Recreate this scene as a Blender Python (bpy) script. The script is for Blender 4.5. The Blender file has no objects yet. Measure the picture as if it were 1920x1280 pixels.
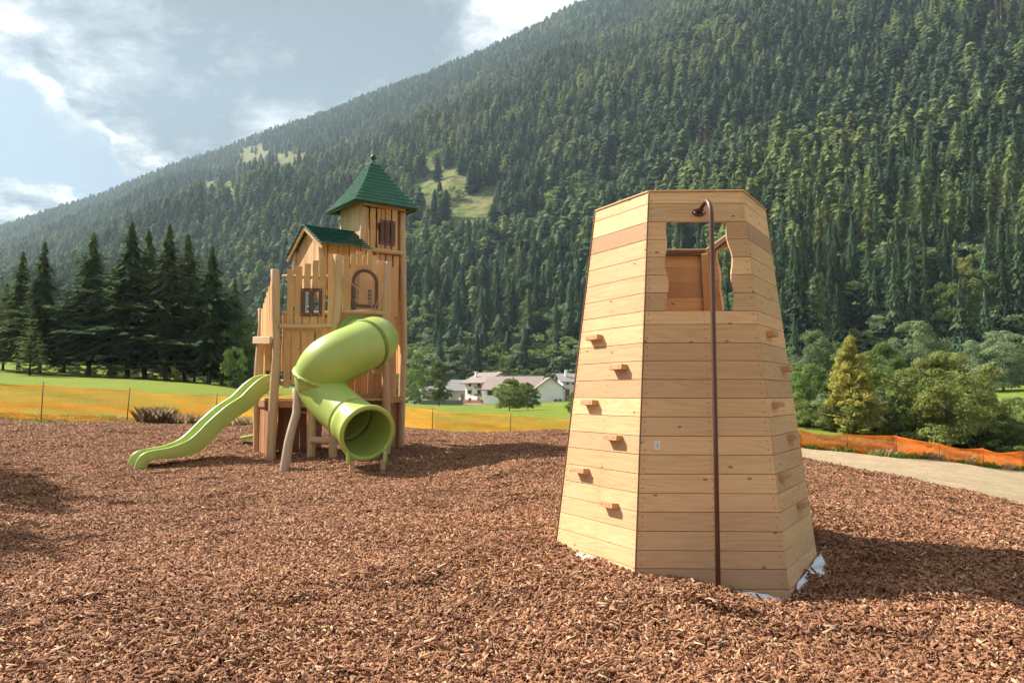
import bpy, math, random
import numpy as np
from mathutils import Vector, Matrix
R = math.radians
SC = bpy.context.scene
COL = SC.collection
rnd = random.Random(7)

# ------------------------------------------------------------------ camera, sky, sun, exposure
CZ, F, PITCH = 1.45, 1450.0, R(3.95)
cam = bpy.data.cameras.new('camera'); cam.sensor_width = 36; cam.lens = F / 1920 * 36
cam.clip_start = 0.05; cam.clip_end = 20000
co = bpy.data.objects.new('camera', cam); COL.objects.link(co)
co.location = (0, 0, CZ); co.rotation_euler = (R(90) + PITCH, 0, 0)
SC.camera = co
SUN_DIR = Vector((-0.93, 0.42, 0.0)).normalized() * math.cos(R(44)); SUN_DIR.z = math.sin(R(44))
sl = bpy.data.lights.new('sun', 'SUN'); sl.energy = 5.0; sl.angle = R(0.5); sl.color = (1.0, 0.93, 0.82)
so = bpy.data.objects.new('sun', sl); COL.objects.link(so)
so.rotation_euler = SUN_DIR.to_track_quat('Z', 'Y').to_euler(); so.location = (-20, 10, 30)
SC.view_settings.view_transform = 'Standard'; SC.view_settings.look = 'None'
SC.view_settings.exposure = 1.27; SC.view_settings.gamma = 1
SC.render.film_transparent = False
cy = SC.cycles
cy.max_bounces = 6; cy.diffuse_bounces = 4; cy.glossy_bounces = 2; cy.transmission_bounces = 3
cy.transparent_max_bounces = 12; cy.volume_bounces = 0
cy.use_adaptive_sampling = True; cy.adaptive_threshold = 0.04
cy.caustics_reflective = False; cy.caustics_refractive = False

_c, _s = math.cos(PITCH), math.sin(PITCH)
def ray(px, py):
    a, u = (px - 960) / F, (640 - py) / F
    return Vector((a, _c - _s * u, _s + _c * u))
def at(px, py, Y):
    d = ray(px, py); k = Y / d.y
    return Vector((d.x * k, Y, CZ + d.z * k))
def proj(p):
    x, y, z = p[0], p[1], p[2] - CZ
    f = _c * y + _s * z; u = -_s * y + _c * z
    return 960 + F * x / f, 640 - F * u / f
def lin(r, g, b):
    def f(c):
        c /= 255.0
        return c / 12.92 if c <= 0.04045 else ((c + 0.055) / 1.055) ** 2.4
    return (f(r), f(g), f(b), 1)

class NT:
    def __init__(s, tree):
        s.t = tree; tree.nodes.clear()
    def n(s, typ, **kw):
        nd = s.t.nodes.new(typ)
        ins = kw.pop('ins', {})
        for k, v in kw.items(): setattr(nd, k, v)
        for k, v in ins.items():
            if isinstance(v, bpy.types.NodeSocket): s.t.links.new(v, nd.inputs[k])
            else: nd.inputs[k].default_value = v
        return nd
    def l(s, a, b): s.t.links.new(a, b)
    def math(s, op, a, b=0.0, c=None, clamp=False):
        nd = s.t.nodes.new('ShaderNodeMath'); nd.operation = op; nd.use_clamp = clamp
        for i, v in enumerate([a, b] + ([c] if c is not None else [])):
            if isinstance(v, bpy.types.NodeSocket): s.l(v, nd.inputs[i])
            else: nd.inputs[i].default_value = v
        return nd.outputs[0]
    def vmath(s, op, a, b=(0, 0, 0)):
        nd = s.t.nodes.new('ShaderNodeVectorMath'); nd.operation = op
        for i, v in enumerate([a, b]):
            if isinstance(v, bpy.types.NodeSocket): s.l(v, nd.inputs[i])
            else: nd.inputs[i].default_value = v
        return nd.outputs['Value'] if op == 'DOT_PRODUCT' else nd.outputs[0]
    def mix(s, f, a, b, blend='MIX'):
        nd = s.t.nodes.new('ShaderNodeMix'); nd.data_type = 'RGBA'; nd.blend_type = blend
        for i, v in ((0, f), (6, a), (7, b)):
            if isinstance(v, bpy.types.NodeSocket): s.l(v, nd.inputs[i])
            else: nd.inputs[i].default_value = v
        return nd.outputs[2]
    def ramp(s, f, stops):
        nd = s.t.nodes.new('ShaderNodeValToRGB'); cr = nd.color_ramp
        while len(cr.elements) < len(stops): cr.elements.new(0.5)
        for e, (p, c) in zip(cr.elements, stops):
            e.position = p; e.color = c if len(c) == 4 else (*c, 1)
        s.l(f, nd.inputs[0]); return nd.outputs[0]
    def noise(s, vec, scale, detail=4, rough=0.55, dim='3D', w=None):
        nd = s.t.nodes.new('ShaderNodeTexNoise'); nd.noise_dimensions = dim
        if vec is not None: s.l(vec, nd.inputs['Vector'])
        nd.inputs['Scale'].default_value = scale; nd.inputs['Detail'].default_value = detail
        nd.inputs['Roughness'].default_value = rough
        if w is not None: s.l(w, nd.inputs['W'])
        return nd.outputs[0]
def smooth(N, v, a, b):
    nd = N.t.nodes.new('ShaderNodeMapRange'); nd.interpolation_type = 'SMOOTHSTEP'
    if isinstance(v, bpy.types.NodeSocket): N.l(v, nd.inputs[0])
    nd.inputs[1].default_value = a; nd.inputs[2].default_value = b
    return nd.outputs[0]

# ---- world: Nishita sky with broken cloud laid over it by direction
W = bpy.data.worlds.new('World'); SC.world = W; W.use_nodes = True
N = NT(W.node_tree)
sky = N.n('ShaderNodeTexSky', sky_type='NISHITA', sun_disc=False, sun_elevation=R(44),
          sun_rotation=math.atan2(SUN_DIR.x, SUN_DIR.y), altitude=1200, air_density=1.0, dust_density=1.5, ozone_density=1.0)
tc = N.n('ShaderNodeTexCoord'); D = tc.outputs['Generated']
sep = N.n('ShaderNodeSeparateXYZ', ins={0: D})
# project the view direction on a cloud ceiling
zz = N.math('ADD', N.math('MAXIMUM', sep.outputs[2], 0.0), 0.18)
cx = N.math('DIVIDE', sep.outputs[0], zz); cyy = N.math('DIVIDE', sep.outputs[1], zz)
cv = N.n('ShaderNodeCombineXYZ', ins={0: cx, 1: cyy, 2: 0.3}).outputs[0]
wv = N.n('ShaderNodeTexNoise', ins={'Vector': cv, 'Scale': 1.3, 'Detail': 4.0})
cvw = N.vmath('ADD', cv, N.vmath('MULTIPLY', N.vmath('SUBTRACT', wv.outputs['Color'], (0.5, 0.5, 0.5)), (0.35, 0.35, 0.0)))
big = N.noise(cvw, 1.5, 10, 0.60)
det = N.noise(cvw, 4.2, 9, 0.62)
dn1 = N.n('ShaderNodeTexNoise', ins={'Vector': D, 'Scale': 5.0, 'Detail': 7.0, 'Roughness': 0.6})
DW = N.vmath('NORMALIZE', N.vmath('ADD', D, N.vmath('MULTIPLY', N.vmath('SUBTRACT', dn1.outputs['Color'], (0.5, 0.5, 0.5)), (0.26, 0.26, 0.20))))
def blob(px, py, width):
    d = ray(px, py).normalized()
    dot = N.vmath('DOT_PRODUCT', DW, tuple(d))
    return smooth(N, dot, math.cos(R(width)), math.cos(R(width * 0.25)))
dens = N.math('ADD', big, 0.16)
for (px, py, w, a) in ((40, 240, 8.5, -0.13), (130, 350, 7.5, -0.10), (-60, 330, 9, -0.10), (230, 310, 5, -0.05), (340, 170, 8, 0.12), (120, 70, 5, 0.12),
                       (190, 150, 4.0, 0.10), (120, 240, 3.2, 0.12), (800, 60, 14, 0.18), (520, 120, 10, 0.16), (15, 398, 2.6, 0.26),
                       (190, 235, 2.6, 0.10), (350, 265, 2.5, 0.14), (200, 300, 2.0, 0.12)):
    dens = N.math('ADD', dens, N.math('MULTIPLY', blob(px, py, w), a))
mask = smooth(N, dens, 0.47, 0.60)
# thin edges are bright, thick bellies grey
thick = N.math('ADD', N.math('MULTIPLY', smooth(N, dens, 0.55, 0.80), 0.75), N.math('ADD', N.math('MULTIPLY', N.math('SUBTRACT', det, 0.5), 2.6), N.math('MULTIPLY', N.math('SUBTRACT', N.noise(cvw, 2.1, 6, 0.55), 0.5), 2.2)))
for (px, py, w, a) in ((930, 50, 8, -0.45), (250, 130, 5, -0.22), (600, 60, 5, -0.2), (420, 90, 6, 0.22), (640, 180, 6, 0.10), (90, 90, 4, -0.10), (760, 30, 5, 0.3), (700, 90, 7, 0.25), (-60, 0, 10, 0.05), (1000, 20, 3, -0.2), (540, 250, 6, 0.1)):
    thick = N.math('ADD', thick, N.math('MULTIPLY', blob(px, py, w), a))
ccol = N.ramp(thick, [(0.0, (0.46, 0.465, 0.47)), (0.25, (0.29, 0.305, 0.32)), (0.5, (0.18, 0.20, 0.225)), (0.85, (0.09, 0.112, 0.137))])
skyc = N.mix(0.60, sky.outputs[0], (3.3, 3.9, 4.3, 1))
bg1 = N.n('ShaderNodeBackground', ins={0: skyc, 1: 0.05})
bg2 = N.n('ShaderNodeBackground', ins={0: ccol, 1: 1.0})
mx = N.n('ShaderNodeMixShader', ins={0: mask, 1: bg1.outputs[0], 2: bg2.outputs[0]})
N.n('ShaderNodeOutputWorld', ins={0: mx.outputs[0]})

# ------------------------------------------------------------------ materials
def newmat(name):
    m = bpy.data.materials.new(name); m.use_nodes = True
    return m, NT(m.node_tree)
def finish(N, color, rough=0.8, bump=None, bstr=0.3, bdist=0.01, spec=0.3, metal=0.0, normal=None):
    p = N.n('ShaderNodeBsdfPrincipled')
    p.inputs['Roughness'].default_value = 0.5
    for k, v in (('Base Color', color), ('Roughness', rough), ('Specular IOR Level', spec), ('Metallic', metal)):
        if isinstance(v, bpy.types.NodeSocket): N.l(v, p.inputs[k])
        else: p.inputs[k].default_value = v
    if bump is not None:
        b = N.n('ShaderNodeBump', ins={'Strength': bstr, 'Distance': bdist, 'Height': bump})
        N.l(b.outputs[0], p.inputs['Normal'])
    N.n('ShaderNodeOutputMaterial', ins={0: p.outputs[0]})
    return p
def wood(name, light, dark, knot=0.55, tint=(0.52, 0.30, 0.17, 1), tintamt=0.5, rough=0.62):
    m, N = newmat(name)
    uv = N.n('ShaderNodeUVMap').outputs[0]
    isl = N.n('ShaderNodeNewGeometry').outputs['Random Per Island']
    off = N.n('ShaderNodeCombineXYZ', ins={0: N.math('MULTIPLY', isl, 37.0), 1: N.math('MULTIPLY', isl, 91.0), 2: 0.0}).outputs[0]
    base = N.vmath('ADD', uv, off)
    # wood figure: contour lines of a smooth, long-stretched field, plus fine fibre
    g0 = N.noise(N.vmath('MULTIPLY', base, (0.55, 6.5, 1)), 1.0, 2, 0.45)
    rings = N.math('ABSOLUTE', N.math('SINE', N.math('MULTIPLY', g0, 38.0)))
    rings = N.math('POWER', rings, 2.0)
    fib = N.noise(N.vmath('MULTIPLY', base, (2.2, 90.0, 1)), 1.0, 4, 0.6)
    patch = N.noise(N.vmath('MULTIPLY', base, (1.6, 5.0, 1)), 1.0, 3, 0.5)
    f = N.math('ADD', N.math('MULTIPLY', rings, 0.34), N.math('MULTIPLY', fib, 0.66))
    f = N.math('MULTIPLY', f, N.math('ADD', N.math('MULTIPLY', patch, 1.3), 0.20), clamp=True)
    c = N.mix(f, light, dark)
    # per board tone
    r2 = N.math('FRACT', N.math('MULTIPLY', isl, 17.31))
    r3 = N.math('FRACT', N.math('MULTIPLY', isl, 53.77))
    c = N.mix(N.math('MULTIPLY', N.math('POWER', r2, 1.6), tintamt), c, tint)
    hv = N.n('ShaderNodeHueSaturation', ins={'Value': N.math('ADD', N.math('MULTIPLY', r3, 0.30), 0.84), 'Color': c})
    c = hv.outputs[0]
    vo = N.n('ShaderNodeTexVoronoi', voronoi_dimensions='2D', ins={'Vector': N.vmath('MULTIPLY', N.vmath('ADD', base, N.vmath('MULTIPLY', N.n('ShaderNodeTexNoise', ins={'Vector': base, 'Scale': 9.0}).outputs['Color'], (0.05, 0.03, 0))), (3.2, 6.5, 1)), 'Scale': 1.0, 'Randomness': 1.0})
    kn = N.math('SUBTRACT', 1.0, smooth(N, vo.outputs['Distance'], 0.02, 0.085))
    pick = N.math('GREATER_THAN', N.n('ShaderNodeSeparateColor', ins={0: vo.outputs['Color']}).outputs[0], 1 - knot)
    kn = N.math('MULTIPLY', N.math('MULTIPLY', kn, pick), 0.85)
    c = N.mix(kn, c, (0.16, 0.075, 0.032, 1))
    finish(N, c, rough, bump=fib, bstr=0.25, bdist=0.002, spec=0.25)
    return m
M = {}
M['larch'] = wood('larch_boards', (0.77, 0.52, 0.285, 1), (0.55, 0.315, 0.145, 1), 0.26, (0.44, 0.26, 0.15, 1), 0.78)
M['picket'] = wood('picket_wood', (0.72, 0.45, 0.22, 1), (0.54, 0.28, 0.115, 1), 0.12, (0.55, 0.27, 0.13, 1), 0.65)
M['log'] = wood('peeled_log', (0.66, 0.46, 0.27, 1), (0.48, 0.29, 0.15, 1), 0.15, (0.50, 0.38, 0.26, 1), 0.5)
M['log_grey'] = wood('weathered_log', (0.56, 0.44, 0.33, 1), (0.40, 0.29, 0.20, 1), 0.15, (0.45, 0.36, 0.28, 1), 0.4)
M['grip'] = wood('grip_wood', (0.58, 0.33, 0.17, 1), (0.42, 0.21, 0.09, 1), 0.1)
M['skirt'] = wood('skirting_boards', (0.46, 0.24, 0.12, 1), (0.32, 0.15, 0.07, 1), 0.3)
def simple(name, color, rough=0.5, spec=0.4, metal=0.0, var=0.12, scale=6.0, bstr=0.0, bdist=0.002):
    m, N = newmat(name)
    oc = N.n('ShaderNodeTexCoord').outputs['Object']
    nz = N.noise(oc, scale, 5, 0.6)
    c = N.n('ShaderNodeHueSaturation', ins={'Value': N.math('ADD', N.math('MULTIPLY', nz, 2 * var), 1 - var), 'Color': color}).outputs[0]
    rg = N.math('ADD', rough - 0.08, N.math('MULTIPLY', nz, 0.16))
    finish(N, c, rg, bump=N.noise(oc, scale * 8, 3) if bstr else None, bstr=bstr, bdist=bdist, spec=spec, metal=metal)
    return m
M['lime'] = simple('lime_plastic', (0.385, 0.485, 0.11, 1), 0.36, 0.5, var=0.12, scale=2.5, bstr=0.06)
M['lime_dark'] = simple('olive_plastic', (0.20, 0.28, 0.05, 1), 0.5, var=0.2)
M['lime_edge'] = simple('lime_rim', (0.36, 0.47, 0.12, 1), 0.4, var=0.10)
M['brown_metal'] = simple('brown_paint', (0.10, 0.042, 0.025, 1), 0.42, 0.5, var=0.15, scale=12)
M['strip'] = simple('corner_stain', (0.22, 0.115, 0.06, 1), 0.7)
M['green_roof'] = simple('green_roof', (0.022, 0.125, 0.092, 1), 0.28, 0.6, var=0.06, scale=1.0)
M['green_dark'] = simple('dark_green', (0.012, 0.07, 0.04, 1), 0.4, 0.5)
M['steel'] = simple('steel', (0.42, 0.42, 0.42, 1), 0.4, 0.5, 0.8)
M['screw'] = simple('screw', (0.13, 0.10, 0.08, 1), 0.5, 0.5, 0.4)
M['bolt'] = simple('bolt', (0.62, 0.62, 0.60, 1), 0.35, 0.6, 0.7)
M['label'] = simple('label_plate', (0.72, 0.72, 0.69, 1), 0.4, var=0.04)
M['ink'] = simple('ink', (0.10, 0.10, 0.10, 1), 0.6)
M['cloth'] = simple('geotextile', (0.72, 0.74, 0.77, 1), 0.9, 0.1, var=0.08, scale=14, bstr=0.3)
M['rope'] = simple('grey_rope', (0.42, 0.41, 0.39, 1), 0.8)
M['plaster'] = simple('white_plaster', (0.92, 0.88, 0.90, 1), 0.9, 0.1, var=0.05, scale=0.6)
M['grey_wall'] = simple('grey_plaster', (0.42, 0.41, 0.38, 1), 0.9, 0.1, var=0.1, scale=0.5)
M['red_base'] = simple('red_plinth', (0.42, 0.17, 0.13, 1), 0.9, 0.1)
M['roof_tile'] = simple('roof_tile', (0.27, 0.215, 0.19, 1), 0.8, 0.2, var=0.22, scale=0.9, bstr=0.3, bdist=0.05)
M['roof_grey'] = simple('roof_sheet', (0.24, 0.225, 0.215, 1), 0.8, 0.2, var=0.15, scale=0.7)
M['dark_wood'] = simple('dark_timber', (0.14, 0.085, 0.06, 1), 0.8, 0.2, var=0.2)
M['glass'] = simple('window_glass', (0.045, 0.06, 0.07, 1), 0.12, 0.6)
M['shutter'] = simple('shutter', (0.20, 0.095, 0.06, 1), 0.6)
M['carpaint'] = simple('car_paint', (0.60, 0.66, 0.75, 1), 0.25, 0.6, var=0.03)
M['tyre'] = simple('tyre', (0.03, 0.03, 0.03, 1), 0.8)
M['orange_cloth'] = simple('orange_cloth', (0.80, 0.20, 0.05, 1), 0.7)
M['post'] = simple('rusty_rod', (0.11, 0.05, 0.03, 1), 0.7)
M['asphalt'] = simple('asphalt', (0.16, 0.16, 0.155, 1), 0.9, 0.2, var=0.15, scale=0.5)

def netmat(name, col, gap, col2):
    m, N = newmat(name)
    uv = N.n('ShaderNodeUVMap').outputs[0]
    s = N.n('ShaderNodeSeparateXYZ', ins={0: uv})
    def line(v, period, w):
        return N.math('LESS_THAN', N.math('PINGPONG', v, period / 2), w / 2)
    fold = N.noise(N.vmath('ADD', N.vmath('MULTIPLY', uv, (0.7, 2.5, 1)), N.vmath('MULTIPLY', N.n('ShaderNodeCombineXYZ', ins={0: s.outputs[1], 1: s.outputs[0], 2: 0.0}).outputs[0], (0.8, 0.5, 0))), 1.6, 5, 0.65)
    wv = N.math('ADD', 0.6, N.math('MULTIPLY', smooth(N, fold, 0.30, 0.72), 0.9))
    def line2(v, period, w):
        return N.math('LESS_THAN', N.math('PINGPONG', v, period / 2), N.math('MULTIPLY', wv, w / 2))
    a = N.math('MAXIMUM', line2(s.outputs[0], 0.05, 0.05 * gap), line2(s.outputs[1], 0.04, 0.04 * gap))
    band = N.math('MAXIMUM', N.math('LESS_THAN', N.math('ABSOLUTE', N.math('SUBTRACT', s.outputs[1], 0.42)), 0.035), N.math('GREATER_THAN', s.outputs[1], 0.965))
    band = N.math('MAXIMUM', band, N.math('LESS_THAN', s.outputs[1], 0.03))
    a = N.math('MAXIMUM', a, band)
    nz = N.noise(uv, 2.2, 4, 0.6)
    c = N.mix(nz, col, col2)
    d = N.n('ShaderNodeBsdfDiffuse', ins={0: c}); t = N.n('ShaderNodeBsdfTranslucent', ins={0: c})
    ms = N.n('ShaderNodeMixShader', ins={0: 0.5, 1: d.outputs[0], 2: t.outputs[0]})
    tr = N.n('ShaderNodeBsdfTransparent')
    o = N.n('ShaderNodeMixShader', ins={0: a, 1: tr.outputs[0], 2: ms.outputs[0]})
    N.n('ShaderNodeOutputMaterial', ins={0: o.outputs[0]})
    return m
M['net'] = netmat('orange_netting', (0.88, 0.26, 0.03, 1), 0.29, (0.93, 0.42, 0.06, 1))
M['net_red'] = netmat('red_orange_netting', (0.82, 0.13, 0.02, 1), 0.40, (0.88, 0.30, 0.04, 1))

def leaf(name, c1, c2, trans=0.3, var=0.25, scale=0.9):
    m, N = newmat(name)
    oc = N.n('ShaderNodeTexCoord').outputs['Object']
    isl = N.n('ShaderNodeNewGeometry').outputs['Random Per Island']
    rn = N.n('ShaderNodeObjectInfo').outputs['Random']
    nz = N.noise(oc, scale, 3, 0.6)
    f = N.math('ADD', N.math('MULTIPLY', smooth(N, nz, 0.3, 0.7), 0.5), N.math('MULTIPLY', isl, 0.5))
    c = N.mix(f, c1, c2)
    c = N.n('ShaderNodeHueSaturation', ins={'Hue': N.math('ADD', 0.485, N.math('MULTIPLY', N.math('FRACT', N.math('MULTIPLY', rn, 7.7)), 0.03)),
            'Value': N.math('ADD', 1 - var, N.math('MULTIPLY', rn, 2 * var)), 'Color': c}).outputs[0]
    d = N.n('ShaderNodeBsdfDiffuse', ins={0: c}); t = N.n('ShaderNodeBsdfTranslucent', ins={0: c})
    ms = N.n('ShaderNodeMixShader', ins={0: trans, 1: d.outputs[0], 2: t.outputs[0]})
    N.n('ShaderNodeOutputMaterial', ins={0: ms.outputs[0]})
    return m
M['spruce'] = leaf('spruce_needles', (0.034, 0.060, 0.036, 1), (0.100, 0.142, 0.072, 1), 0.2, 0.40)
M['spruce_pale'] = leaf('pale_spruce_needles', (0.062, 0.100, 0.050, 1), (0.140, 0.190, 0.088, 1), 0.2, 0.3)
M['spruce_row'] = leaf('dark_spruce_needles', (0.048, 0.080, 0.038, 1), (0.185, 0.235, 0.10, 1), 0.35, 0.25)
M['larch_leaf'] = leaf('larch_needles', (0.11, 0.145, 0.055, 1), (0.22, 0.26, 0.10, 1), 0.3, 0.22)
M['larch_yellow'] = leaf('yellow_larch_needles', (0.28, 0.27, 0.06, 1), (0.48, 0.44, 0.12, 1), 0.4, 0.1)
M['broad'] = leaf('broadleaf', (0.11, 0.17, 0.05, 1), (0.26, 0.33, 0.11, 1), 0.45, 0.22)
M['broad_olive'] = leaf('broadleaf_olive', (0.16, 0.20, 0.06, 1), (0.36, 0.39, 0.13, 1), 0.45, 0.12)
M['broad_grey'] = leaf('willow_leaf', (0.14, 0.20, 0.10, 1), (0.30, 0.37, 0.20, 1), 0.45, 0.15)
M['dead'] = leaf('dead_twigs', (0.22, 0.135, 0.10, 1), (0.38, 0.27, 0.22, 1), 0.1, 0.25)
M['dry_grass'] = leaf('dry_grass', (0.38, 0.27, 0.16, 1), (0.55, 0.42, 0.26, 1), 0.5, 0.2)
M['weed'] = leaf('weed_leaf', (0.07, 0.12, 0.03, 1), (0.15, 0.20, 0.05, 1), 0.3, 0.2)
M['grass'] = leaf('grass_blades', (0.12, 0.21, 0.035, 1), (0.22, 0.34, 0.055, 1), 0.4, 0.15)
M['bark'] = simple('bark', (0.10, 0.072, 0.055, 1), 0.9, 0.1, var=0.3, scale=3)

# ------------------------------------------------------------------ mesh helpers
def mk(name, V, Fq, mats, uv=None, mi=None, smooth_=False, sizes=None):
    """numpy mesh; Fq (n,k) array of indices"""
    me = bpy.data.meshes.new(name)
    V = np.asarray(V, dtype=np.float32); Fq = np.asarray(Fq, dtype=np.int32)
    n, k = Fq.shape
    me.vertices.add(len(V)); me.vertices.foreach_set('co', V.ravel())
    me.loops.add(n * k); me.loops.foreach_set('vertex_index', Fq.ravel())
    me.polygons.add(n); me.polygons.foreach_set('loop_start', np.arange(0, n * k, k, dtype=np.int32))
    me.polygons.foreach_set('loop_total', np.full(n, k, dtype=np.int32))
    if smooth_: me.polygons.foreach_set('use_smooth', np.ones(n, dtype=bool))
    for m in mats: me.materials.append(m)
    if mi is not None: me.polygons.foreach_set('material_index', np.asarray(mi, dtype=np.int32))
    if uv is not None:
        l = me.uv_layers.new(name='UVMap'); l.data.foreach_set('uv', np.asarray(uv, dtype=np.float32).ravel())
    me.update(calc_edges=True)
    return me
def link(name, me, parent=None):
    o = bpy.data.objects.new(name, me); COL.objects.link(o)
    if parent is not None: o.parent = parent
    return o
def tag(o, label=None, cat=None, group=None, kind=None):
    if label: o['label'] = label
    if cat: o['category'] = cat
    if group: o['group'] = group
    if kind: o['kind'] = kind
    return o
def empty(name, loc=(0, 0, 0), rz=0.0):
    o = bpy.data.objects.new(name, None); COL.objects.link(o)
    o.location = loc; o.rotation_euler = (0, 0, rz); o.empty_display_size = 0.2
    return o

class MB:
    def __init__(s): s.V = []; s.F = []; s.UV = []; s.M = []; s.S = []
    def face(s, idx, uv, m=0, sm=False): s.F.append(idx); s.UV.append(uv); s.M.append(m); s.S.append(sm)
    def prism(s, pts, nrm, th, m=0, ud=None, uo=None):
        """pts: 3d outline (planar), pushed by -nrm*th ; ud = grain direction"""
        pts = [Vector(p) for p in pts]; nrm = Vector(nrm).normalized()
        # make the outline counter-clockwise seen from +nrm
        a = Vector((0, 0, 0))
        for i in range(len(pts)): a += pts[i].cross(pts[(i + 1) % len(pts)])
        if a.dot(nrm) < 0: pts.reverse()
        ud = Vector(ud).normalized() if ud is not None else (pts[1] - pts[0]).normalized()
        vd = nrm.cross(ud).normalized()
        n = len(pts); b = len(s.V)
        uo = uo if uo is not None else (rnd.random() * 20, rnd.random() * 20)
        uvf = [(p.dot(ud) + uo[0], p.dot(vd) + uo[1]) for p in pts]
        s.V += pts + [p - nrm * th for p in pts]
        s.face(list(range(b, b + n)), uvf, m)
        s.face([b + n + i for i in reversed(range(n))], list(reversed(uvf)), m)
        for i in range(n):
            j = (i + 1) % n
            e = pts[j] - pts[i]
            if abs(e.dot(ud)) > abs(e.dot(vd)): uvs = [uvf[i], (uvf[i][0], uvf[i][1] + th), (uvf[j][0], uvf[j][1] + th), uvf[j]]
            else: uvs = [uvf[i], (uvf[i][0] + th, uvf[i][1]), (uvf[j][0] + th, uvf[j][1]), uvf[j]]
            s.face([b + i, b + n + i, b + n + j, b + j], uvs, m)
    def box(s, c, ax, ay, az, m=0, grain=None):
        """centre + three half-axis vectors"""
        c = Vector(c); ax = Vector(ax); ay = Vector(ay); az = Vector(az)
        g = Vector(grain) if grain is not None else max((ax, ay, az), key=lambda v: v.length)
        pts = [c + ax * i + ay * j + az for i, j in ((-1, -1), (1, -1), (1, 1), (-1, 1))]
        if abs(g.normalized().dot(az.normalized())) > 0.7:   # rotate roles so that the grain lies in the outline
            ax, ay, az = az, ax, ay
            pts = [c + ax * i + ay * j + az for i, j in ((-1, -1), (1, -1), (1, 1), (-1, 1))]
        s.prism(pts, az, az.length * 2, m, ud=g)
    def bar(s, p, q, w, h, up=(0, 0, 1), m=0):
        p = Vector(p); q = Vector(q); d = q - p; u = Vector(up)
        side = d.cross(u).normalized(); u = side.cross(d).normalized()
        s.box((p + q) / 2, d / 2, side * w / 2, u * h / 2, m, grain=d)
    def tube(s, path, rad, n=12, m=0, caps=True, wob=0.0, flat=1.0, sm=True):
        path = [Vector(p) for p in path]
        if not hasattr(rad, '__len__'): rad = [rad] * len(path)
        b = len(s.V); L = 0; up = None
        uo = (rnd.random() * 20, rnd.random() * 20); Ls = []
        for i, p in enumerate(path):
            d = (path[min(i + 1, len(path) - 1)] - path[max(i - 1, 0)]).normalized()
            if up is None:
                up = Vector((0, 0, 1)) if abs(d.z) < 0.9 else Vector((0, 1, 0))
            x = d.cross(up).normalized(); y = x.cross(d).normalized(); up = y
            if i: L += (p - path[i - 1]).length
            Ls.append(L)
            for k in range(n):
                a = 2 * math.pi * k / n; r = rad[i] * (1 + wob * (rnd.random() - 0.5))
                s.V.append(p + x * (math.cos(a) * r) + y * (math.sin(a) * r * flat))
        for i in range(len(path) - 1):
            for k in range(n):
                k2 = (k + 1) % n
                c = 2 * math.pi * rad[i]
                s.face([b + i * n + k, b + i * n + k2, b + (i + 1) * n + k2, b + (i + 1) * n + k],
                       [(Ls[i] + uo[0], uo[1] + c * k / n), (Ls[i] + uo[0], uo[1] + c * (k + 1) / n),
                        (Ls[i + 1] + uo[0], uo[1] + c * (k + 1) / n), (Ls[i + 1] + uo[0], uo[1] + c * k / n)], m, sm)
        if caps:
            for o, rev in ((b, True), (b + (len(path) - 1) * n, False)):
                ids = [o + k for k in range(n)]
                uvs = [(uo[0] + 0.05 * math.cos(2 * math.pi * k / n), uo[1] + 0.05 * math.sin(2 * math.pi * k / n)) for k in range(n)]
                if rev: ids.reverse(); uvs.reverse()
                s.face(ids, uvs, m)
    def lathe(s, prof, c=(0, 0, 0), ax=(0, 0, 1), n=16, m=0):
        """profile [(r, h)] round the axis ax through c"""
        ax = Vector(ax).normalized(); t = Vector((1, 0, 0)) if abs(ax.x) < 0.9 else Vector((0, 1, 0))
        x = ax.cross(t).normalized(); y = ax.cross(x); c = Vector(c); b = len(s.V)
        for r, h in prof:
            for k in range(n):
                a = 2 * math.pi * k / n
                s.V.append(c + ax * h + x * (math.cos(a) * r) + y * (math.sin(a) * r))
        for i in range(len(prof) - 1):
            for k in range(n):
                k2 = (k + 1) % n
                s.face([b + i * n + k, b + i * n + k2, b + (i + 1) * n + k2, b + (i + 1) * n + k], [(0, 0), (0.1, 0), (0.1, 0.1), (0, 0.1)], m, True)
    def build(s, name, mats, parent=None, bevel=0.0):
        me = bpy.data.meshes.new(name)
        me.from_pydata([tuple(v) for v in s.V], [], s.F)
        mats = mats if isinstance(mats, (list, tuple)) else [mats]
        for m in mats: me.materials.append(m)
        l = me.uv_layers.new(name='UVMap')
        l.data.foreach_set('uv', [c for f in s.UV for uv in f for c in uv])
        me.polygons.foreach_set('material_index', s.M)
        me.polygons.foreach_set('use_smooth', s.S)
        me.update()
        o = link(name, me, parent)
        if bevel:
            bv = o.modifiers.new('bevel', 'BEVEL'); bv.width = bevel; bv.segments = 1; bv.limit_method = 'ANGLE'; bv.angle_limit = R(50)
        return o
def one(fn, name, mats, parent=None, bevel=0.0):
    b = MB(); fn(b); return b.build(name, mats, parent, bevel)

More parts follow.
